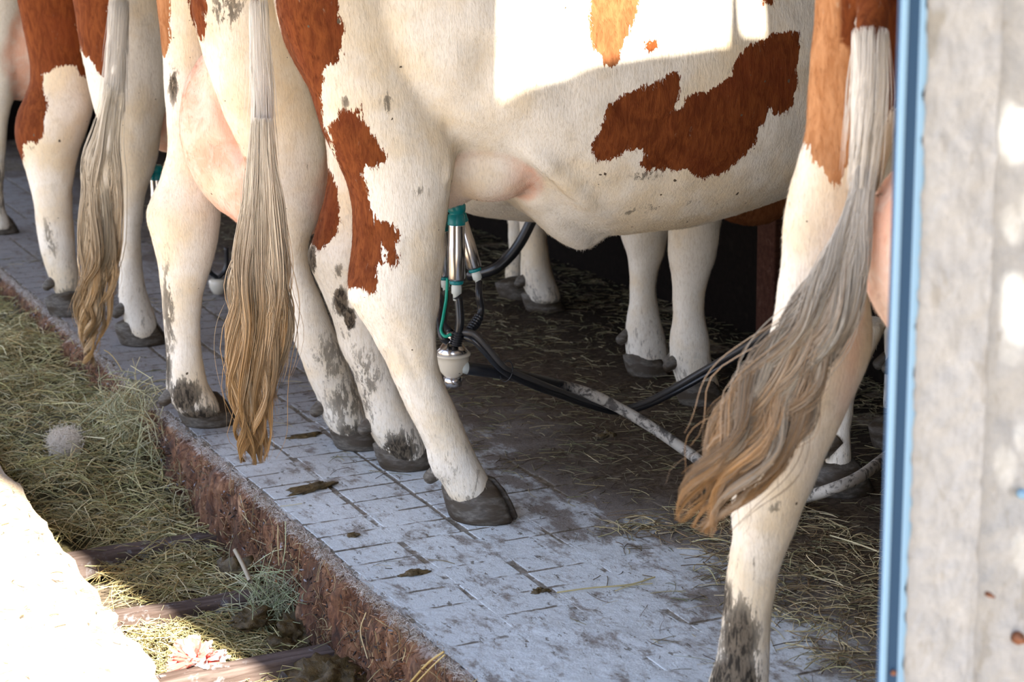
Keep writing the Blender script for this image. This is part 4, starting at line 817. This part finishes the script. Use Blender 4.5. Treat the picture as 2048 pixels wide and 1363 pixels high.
hh = tube_obj('vacuum_hose', [atD(1130, 300, 5.6), atD(1095, 385, 5.6), atD(1066, 436, 5.6), atD(1042, 482, 5.6), atD(1016, 516, 5.6), atD(985, 540, 5.6), atD(940, 552, 5.65)], .0155, RUBBER, None, 14, 60)
tag(hh, 'black hose hanging in the dark beside the legs behind the milking cups', 'hose')
c3 = empty('milking_cluster', atY(312, 360, 5.95), 'teal topped milking cup peeking out left of the blond tailed cow', 'milking cluster')
teat_cup(c3, atY(311, 330, 5.95), atY(318, 430, 5.95), .021)
q = atY(318, 455, 5.95); tube_obj('short_milk_tube', [atY(319, 448, 5.95), q + [0, 0, -.04], q + [.04, 0, -.10]], .009, RUBBER, c3)
c4 = empty('milking_cluster', atD(436, 552, 5.5), 'small pale milking claw lying in the shade behind the blond tail', 'milking cluster')
cc = atZ(436, 566, .045); b4 = lathe_obj('claw_bowl', [(-.9, .001), (-.8, .018), (-.3, .030), (.2, .032), (.3, .028), (.35, .001)], cc, cc + up * .045, GLASSY, c4, 20)
for k in (-1, 1): tube_obj('short_milk_tube', [cc + up * .015, cc + [k * .03, 0, .05], cc + [k * .035, 0, .12]], .008, RUBBER, c4)
# dark wooden stall post deep in the barn
bm = bmesh.new(); add_box(bm, (-.05, -.05, 0), (.05, .05, 2.7), .006); o = link('stall_post', bm_mesh('stall_post', bm), wood_mat('red brown wood', (.08, .035, .022), (.05, .02, .014), (.10, .05, .035))); p_ = atZ(1556, 690, 0); o.location = (p_[0], p_[1], 0)
bm2 = o; tag(o, 'reddish brown wooden post in the dark beyond the front legs', 'post')

# ------------------------------------------------------------------ hay, straw, dung
def stalks(n, fx, L, rad, cols, seed, K=5, bend=.15, tilt=.15, sides=3):
    g = np.random.default_rng(seed); base = fx(g, n); th = g.uniform(0, 2 * math.pi, n); ph = np.abs(g.normal(0, tilt, n)) * np.where(g.random(n) < .5, 1, -1)
    Ln = g.uniform(*L, n)
    d = np.stack([np.cos(th) * np.cos(ph), np.sin(th) * np.cos(ph), np.sin(ph)], -1); s_ = np.stack([-np.sin(th), np.cos(th), 0 * th], -1)
    t = np.linspace(-.5, .5, K)[None, :, None]; b1 = g.normal(0, bend, n)[:, None, None]; b2 = np.abs(g.normal(0, bend * .6, n))[:, None, None]
    P = base[:, None] + Ln[:, None, None] * (d[:, None] * t + s_[:, None] * b1 * (t * t * 4 - .5) + np.array([0, 0, 1.]) * b2 * (.5 - t * t * 4))
    r = g.uniform(*rad, n)[:, None] * np.ones(K); ci = g.integers(0, len(cols), n); col = np.array(cols)[ci] * g.uniform(.5, 1.6, n)[:, None]
    return P, r, col
HAYC = [(.52, .45, .20), (.42, .40, .17), (.62, .54, .29), (.38, .30, .12), (.34, .31, .15), (.50, .36, .16), (.70, .62, .38)]
def add_stalks(name, label, cat, P, r, col, sides=3):
    o = link(name, tubes(name, P, r, sides, col), STRAW, None, False); tag(o, label, cat, kind='stuff'); return o
def hayz(P):  # heap height in the gutter
    y = P[:, 1]; h = np.interp(y, [2, 3.6, 4.3, 4.55, 4.9, 5.3, 6, 9], [.014, .015, .02, .03, .085, .15, .17, .17]); return -.235 + h
def fx1(g, n):
    y = 3.0 + 6.5 * g.random(n) ** 1.25; x = -.47 + g.random(n) * .45; P = np.stack([x, y, 0 * x], -1); m_ = fnoise(P, 6, 2)
    P[:, 2] = hayz(P) + np.maximum(m_, -.2) * .07 * np.interp(y, [3, 4.4, 5], [.2, .6, 1]) + g.random(n) ** 2 * .025; return P
P, r, col = stalks(17000, fx1, (.04, .19), (.0006, .0014), HAYC, 11, tilt=.30, bend=.28)
keep = (P[:, :, 0].max(1) < .0) & (P[:, :, 0].min(1) > -.49) | (P[:, :, 2].min(1) > .0)
keep &= (fnoise(P.mean(1), 5, 2) + np.interp(P[:, 0, 1], [3, 4.2, 4.55, 4.85], [-.14, -.06, .0, .4])) > -.05
add_stalks('hay', 'greenish dry hay lying in the gutter between platform and walkway', 'hay', P[keep], r[keep], col[keep])
# heap body under the hay
def f_heap(u, v):
    X = -.49 + u * .49; Y = 4.35 + v * 5.2; P = np.stack([X, Y, 0 * X], -1)
    Z = hayz(P.reshape(-1, 3)).reshape(X.shape) - .012 + fnoise(P, 7, 3) * .06; Z = Z - .05 * np.clip((4.75 - Y) / .4, 0, 1); P[..., 2] = Z; return P
def heap_mat():
    x = M('hay litter'); n = x.noise(70, x.pos((1, .4, 1)), 5, .75, .8); x.col(x.ramp(n, [(.35, (.035, .028, .013)), (.52, (.10, .085, .036)), (.66, (.24, .20, .09))])).set(Roughness=.95); x.bump(n, .9, .008); return x.m
o = link('hay_litter', grid_mesh('hay_litter', f_heap, 40, 400), heap_mat()); tag(o, 'matted dark hay litter filling the far part of the gutter', 'litter', kind='stuff')
# shaggy hay on the platform edge near the left hind hoof
def fx2(g, n):
    c = np.array([atX(270, 860, -.05)]); return c + g.normal(0, 1, (n, 3)) * (.035, .10, .055)
P, r, col = stalks(650, fx2, (.06, .20), (.0007, .0015), [(.46, .42, .24), (.55, .50, .32), (.36, .36, .20), (.42, .33, .16)], 12, tilt=1.0, bend=.25)
add_stalks('hay_bunch', 'shaggy upright bunch of hay against the platform side by the muddy hoof', 'hay', P, r, col)
def fx3(g, n):
    c = np.array([atX(560, 1195, -.045)]); return c + g.normal(0, 1, (n, 3)) * (.045, .05, .030)
P, r, col = stalks(260, fx3, (.05, .17), (.0006, .0012), [(.46, .47, .30), (.36, .42, .24), (.55, .54, .38)], 13, tilt=.9, bend=.2)
add_stalks('hay_bunch', 'pale green hay tuft leaning on the platform side above the dung heap', 'hay', P, r, col)
def fx4(g, n):
    y = g.uniform(2.6, 9, n); z = -.24 + .24 * g.random(n); x = -.02 - g.random(n) * .02; return np.stack([x, y, z], -1)
P, r, col = stalks(2600, fx4, (.015, .09), (.0004, .0011), [(.30, .17, .08), (.20, .10, .05), (.42, .34, .18), (.13, .08, .05)], 14, tilt=1.1, bend=.3)
P[..., 0] = np.minimum(P[..., 0], -.010) * .6 - .012
add_stalks('straw_litter', 'short brown straw stuck in the crusted platform side', 'straw', P, r, col)
# fringe on the platform edge
g = np.random.default_rng(15); n = 24000; y = EDGE_Y0 + .4 + g.random(n) ** 1.3 * 7; x = g.normal(-.002, .007, n); b = np.stack([x, y, g.normal(-.006, .006, n)], -1)
d = np.stack([g.normal(-.5, .6, n), g.normal(0, .6, n), g.normal(.1, .5, n)], -1); d /= np.linalg.norm(d, axis=1)[:, None]; Ls = g.uniform(.004, .016, n)[:, None]
P = np.stack([b, b + d * Ls * .6 + [0, 0, .001], b + d * Ls + [0, 0, -.002]], 1); cc_ = np.where(g.random(n)[:, None] < .55, np.array([[.80, .77, .73]]), np.array([[.40, .29, .20]])) * g.uniform(.6, 1.2, n)[:, None]
add_stalks('edge_fringe', 'fine pale fibres caked along the platform edge', 'litter', P, g.uniform(.0003, .0006, n)[:, None] * np.array([1, .8, .3]), cc_)
# crumbs on the crust
g = np.random.default_rng(16); n = 5500; y = EDGE_Y0 + .5 + g.random(n) ** 1.3 * 6; z = -.235 + .225 * g.random(n); b = np.stack([-.030 + g.normal(0, .008, n), y, z], -1)
d = g.normal(0, 1, (n, 3)); d /= np.linalg.norm(d, axis=1)[:, None]; Ls = g.uniform(.004, .014, n)[:, None]
P = np.stack([b, b + d * Ls * .5, b + d * Ls], 1); cc_ = np.array([(.10, .05, .03), (.26, .11, .05), (.36, .18, .09), (.03, .02, .02), (.36, .36, .40)])[g.choice(5, n, p=[.3, .3, .15, .17, .08])] * g.uniform(.6, 1.3, n)[:, None]
add_stalks('crust_crumbs', 'rust brown crumbs and fibres of the manure crust', 'litter', P, g.uniform(.0008, .003, n)[:, None] * np.array([.5, 1, .4]), cc_)
# straw on the stall floor
def fx5(g, n):
    x = .05 + 2.7 * g.random(n) ** .8; y = 2.0 + 6.5 * g.random(n); P = np.stack([x, y, 0 * x + .002], -1); w_ = fnoise(P, 2.5, 3) * .5 + np.interp(x, [.2, .7, 1.1, 1.8], [-.31, -.08, .15, .3]) + np.interp(y, [2, 3.3, 3.6], [.10, .06, 0]) * (x > .55)
    ok = w_ > g.uniform(-.25, .25, n); P = P[ok]; P[:, 2] += g.random(len(P)) ** 2 * .010 * (P[:, 0] > .8); k = len(P); idx = g.integers(0, k, n); return P[idx] + g.normal(0, .02, (n, 3)) * (1, 1, 0)
P, r, col = stalks(26000, fx5, (.008, .075), (.0004, .0010), [(.30, .26, .14), (.20, .16, .08), (.36, .31, .19), (.10, .07, .035), (.18, .18, .09), (.08, .05, .03)], 17, tilt=.03, bend=.06)
P[..., 2] = np.clip(P[..., 2], .0015, .03); add_stalks('straw_litter', 'scattered straw and chaff on the stall floor under the cows', 'straw', P, r, col)
def fx6(g, n): x = .45 + .6 * g.random(n); y = 2.5 + 1.2 * g.random(n); return np.stack([x, y, .003 + g.random(n) ** 2 * .02], -1)
P, r, col = stalks(2600, fx6, (.02, .12), (.0005, .0013), [(.46, .38, .20), (.30, .22, .11), (.58, .48, .29), (.14, .09, .045), (.36, .33, .17), (.20, .13, .06)], 18, tilt=.06, bend=.15)
kp = (P[:, 2, 0] > .52 + .25 * (fnoise(P[:, 2], 3, 2) + .2)) & (P[:, 2, 1] > 2.55); P[..., 2] = np.clip(P[..., 2], .0015, .04)
add_stalks('straw_litter', 'loose straw heap on the floor between the near hock and the blue post', 'straw', P[kp], r[kp], col[kp])
# walkway specks of hay
def fx7(g, n): x = -.5 - .9 * g.random(n) ** 1.5; y = 2.8 + 3.5 * g.random(n); return np.stack([x, y, .002 + 0 * x], -1)
P, r, col = stalks(700, fx7, (.006, .035), (.0005, .0011), [(.45, .33, .16), (.30, .22, .10), (.5, .4, .22)], 19, tilt=.05, bend=.1)
add_stalks('straw_litter', 'bits of chaff on the sunlit walkway', 'straw', P, r, col)
# single stalks one can point at
def stalk(label, pts, r=.0013, c=(.50, .42, .20), grp=None):
    me = tubes('straw_stalk', spline(np.array(pts), 14)[None], np.full((1, 14), r), 5, np.array([c])); o = link('straw_stalk', me, STRAW); tag(o, label, 'straw', grp)
stalk('long straw stalk lying on the pavers between the two nearest hooves', [zf(1114, 1184, .004), zf(1180, 1175, .006), zf(1260, 1168, .005), zf(1310, 1153, .006)], .0017)
stalk('thin straw stalk crossing just below the long one on the pavers', [zf(1230, 1181, .004), zf(1262, 1170, .008), zf(1305, 1166, .004)], .0012, (.52, .46, .26))
stalk('broad yellow straw leaning over the platform edge at the bottom', [atX(822, 1362, -.05), atX(856, 1325, -.04), atX(888, 1302, -.02)], .0024, (.50, .36, .14), 'yellow straws at the platform edge')
stalk('second yellow straw at the bottom platform edge, right of the broad one', [atX(835, 1362, -.05), atX(866, 1330, -.035), atX(890, 1308, -.02)], .0016, (.55, .42, .18), 'yellow straws at the platform edge')
stalk('tall thin straw standing against the crusted side, right one of a pair', [atX(566, 1125, -.05), atX(571, 1090, -.045), atX(571, 1042, -.04)], .0012, (.42, .44, .26))
stalk('tall thin straw standing against the crusted side, left one of a pair', [atX(558, 1130, -.05), atX(556, 1090, -.05), atX(556, 1050, -.045)], .0012, (.50, .40, .2))
stalk('bent pale straw on the lower part of the crusted side', [atX(732, 1224, -.04), atX(721, 1262, -.05), atX(735, 1316, -.055)], .0013, (.60, .48, .26))
stalk('pale split stick poking out of the dung under the platform', [atX(470, 1100, -.10), atX(486, 1130, -.11), atX(500, 1162, -.12)], .0055, (.42, .36, .26))
stalk('straw stalk slanting over the second lowest wooden beam', [atZ(385, 1130, -.15), atZ(418, 1152, -.19), atZ(450, 1172, -.21)], .0035, (.44, .36, .2))
stalk('thin straw on the gutter rubble beside the hind hoof tip', [zf(560, 1012, .004), zf(585, 1009, .004), zf(604, 1006, .004)], .0012, (.6, .56, .4))
stalk('pale straw lying on the floor near the bottom right of the leg', [zf(1566, 1285, .004), zf(1600, 1290, .004), zf(1632, 1301, .004)], .0015, (.6, .52, .3))
stalk('long pale straw on the straw heap by the blue post', [zf(1660, 1070, .02), zf(1710, 1085, .022), zf(1758, 1103, .02)], .0017, (.62, .54, .32))
# dung
def dung(label, c, size, seed, flat=.35, grp='dung clods', rot=0):
    bm = bmesh.new(); bmesh.ops.create_icosphere(bm, subdivisions=4, radius=1); P = np.array([v.co for v in bm.verts])
    d = 1 + fnoise(P + seed * 3.1, 1.6, 4) * 1.1 + fnoise(P + seed, 7, 2) * .25
    for v, k in zip(bm.verts, d): v.co = Vector((v.co.x * size[0] * k, v.co.y * size[1] * k, max(v.co.z, -.3) * size[2] * k))
    o = link('dung_clod', bm_mesh('dung_clod', bm), DUNG); o.location = c; o.rotation_euler = (0, 0, rot); tag(o, label, 'dung', grp)
dung('flat strawy dung pat on the pavers left of the middle cow hoof', zf(625, 978, 0), (.062, .022, .010), 1, rot=.35)
dung('small round dung crumb on the pavers near the platform edge', zf(706, 1072, 0), (.014, .010, .007), 2)
dung('dung crumb with chaff in the middle of the pavers', zf(825, 1148, 0), (.032, .014, .006), 3)
dung('dark dung crumb on the brown floor under the milk hose', zf(1212, 872, 0), (.020, .016, .012), 4)
dung('brown dung crumb left of the long straw stalk', zf(1078, 1183, 0), (.016, .010, .008), 5)
dung('dung smear under the blond tail tip', zf(608, 872, 0), (.040, .014, .006), 6)
dung('dung crumb on the pavers left of the rusty tail tips', zf(1292, 1056, 0), (.014, .010, .006), 7)
gz = -.21
dung('big soft dung heap on the gutter beam at the bottom', atX(655, 1322, -.08) * [1, 1, 0] + [0, 0, -.20], (.075, .075, .045), 8, rot=.6)
dung('round dung lump leaning in the gutter below the green hay tuft', atX(560, 1292, -.10) * [1, 1, 0] + [0, 0, -.215], (.035, .03, .028), 9)
dung('wet dung on top of the wooden beam under the green hay tuft', atX(500, 1205, -.13) * [1, 1, 0] + [0, 0, -.175], (.045, .035, .022), 10)
dung('dung lump stuck to the beam face in the gutter', atX(490, 1258, -.20) * [1, 1, 0] + [0, 0, -.21], (.024, .02, .022), 11)
dung('dark dung at the foot of the platform side near the pale stick', atX(478, 1168, -.05) * [1, 1, 0] + [0, 0, -.21], (.05, .07, .05), 12)
dung('dark dung on the gutter floor at the foot of the crusted side', atX(590, 1262, -.05) * [1, 1, 0] + [0, 0, -.21], (.05, .07, .045), 13)
# crumpled pink paper
bm = bmesh.new(); bmesh.ops.create_icosphere(bm, subdivisions=5, radius=1); P = np.array([v.co for v in bm.verts])
ridg = 1 - np.abs(fnoise(P + 4, 1.7, 3)) * 1.5 - np.abs(fnoise(P + 9, 3.6, 2)) * .9
for v, k in zip(bm.verts, ridg): v.co = Vector((v.co.x * .075 * k, v.co.y * .068 * k, v.co.z * .052 * k))
def paper_mat():
    x = M('pink and white paper'); n = x.noise(14, x.pos(), 2, .5, 1.2); x.col(x.mix(x.step(n, .50, .53), (.78, .62, .58), (.62, .16, .13))).set(Roughness=.7); return x.m
o = link('crumpled_paper', bm_mesh('crumpled_paper', bm), paper_mat(), None, False); o.location = atZ(392, 1318, -.17); tag(o, 'crumpled pink and white paper in the sunlit gutter at the bottom', 'paper')
# pale tuft of hair
g = np.random.default_rng(21); n = 2600; c = atZ(130, 885, -.07); d = g.normal(0, 1, (n, 3)); d /= np.linalg.norm(d, axis=1)[:, None]; e = g.normal(0, 1, (n, 3))
t = np.linspace(0, 1, 7)[None, :, None]; P = c + d[:, None] * np.array([.038, .038, .032]) * g.random(n)[:, None, None] ** .5 + np.cross(d, e)[:, None] * np.sin(t * 3 + g.random(n)[:, None, None] * 6) * .016 + e[:, None] * .010 * t
o = link('wool_tuft', tubes('wool_tuft', P, .00035, 3, np.array([(.95, .84, .70)] * n)), HAIR); tag(o, 'fluffy pale tuft of hair lying on the hay in the gutter', 'tuft')
print('objects', len(bpy.data.objects), 'tris', sum(sum(len(p.vertices) - 2 for p in o.data.polygons) if False else len(o.data.loops) for o in bpy.data.objects if o.type == 'MESH'))
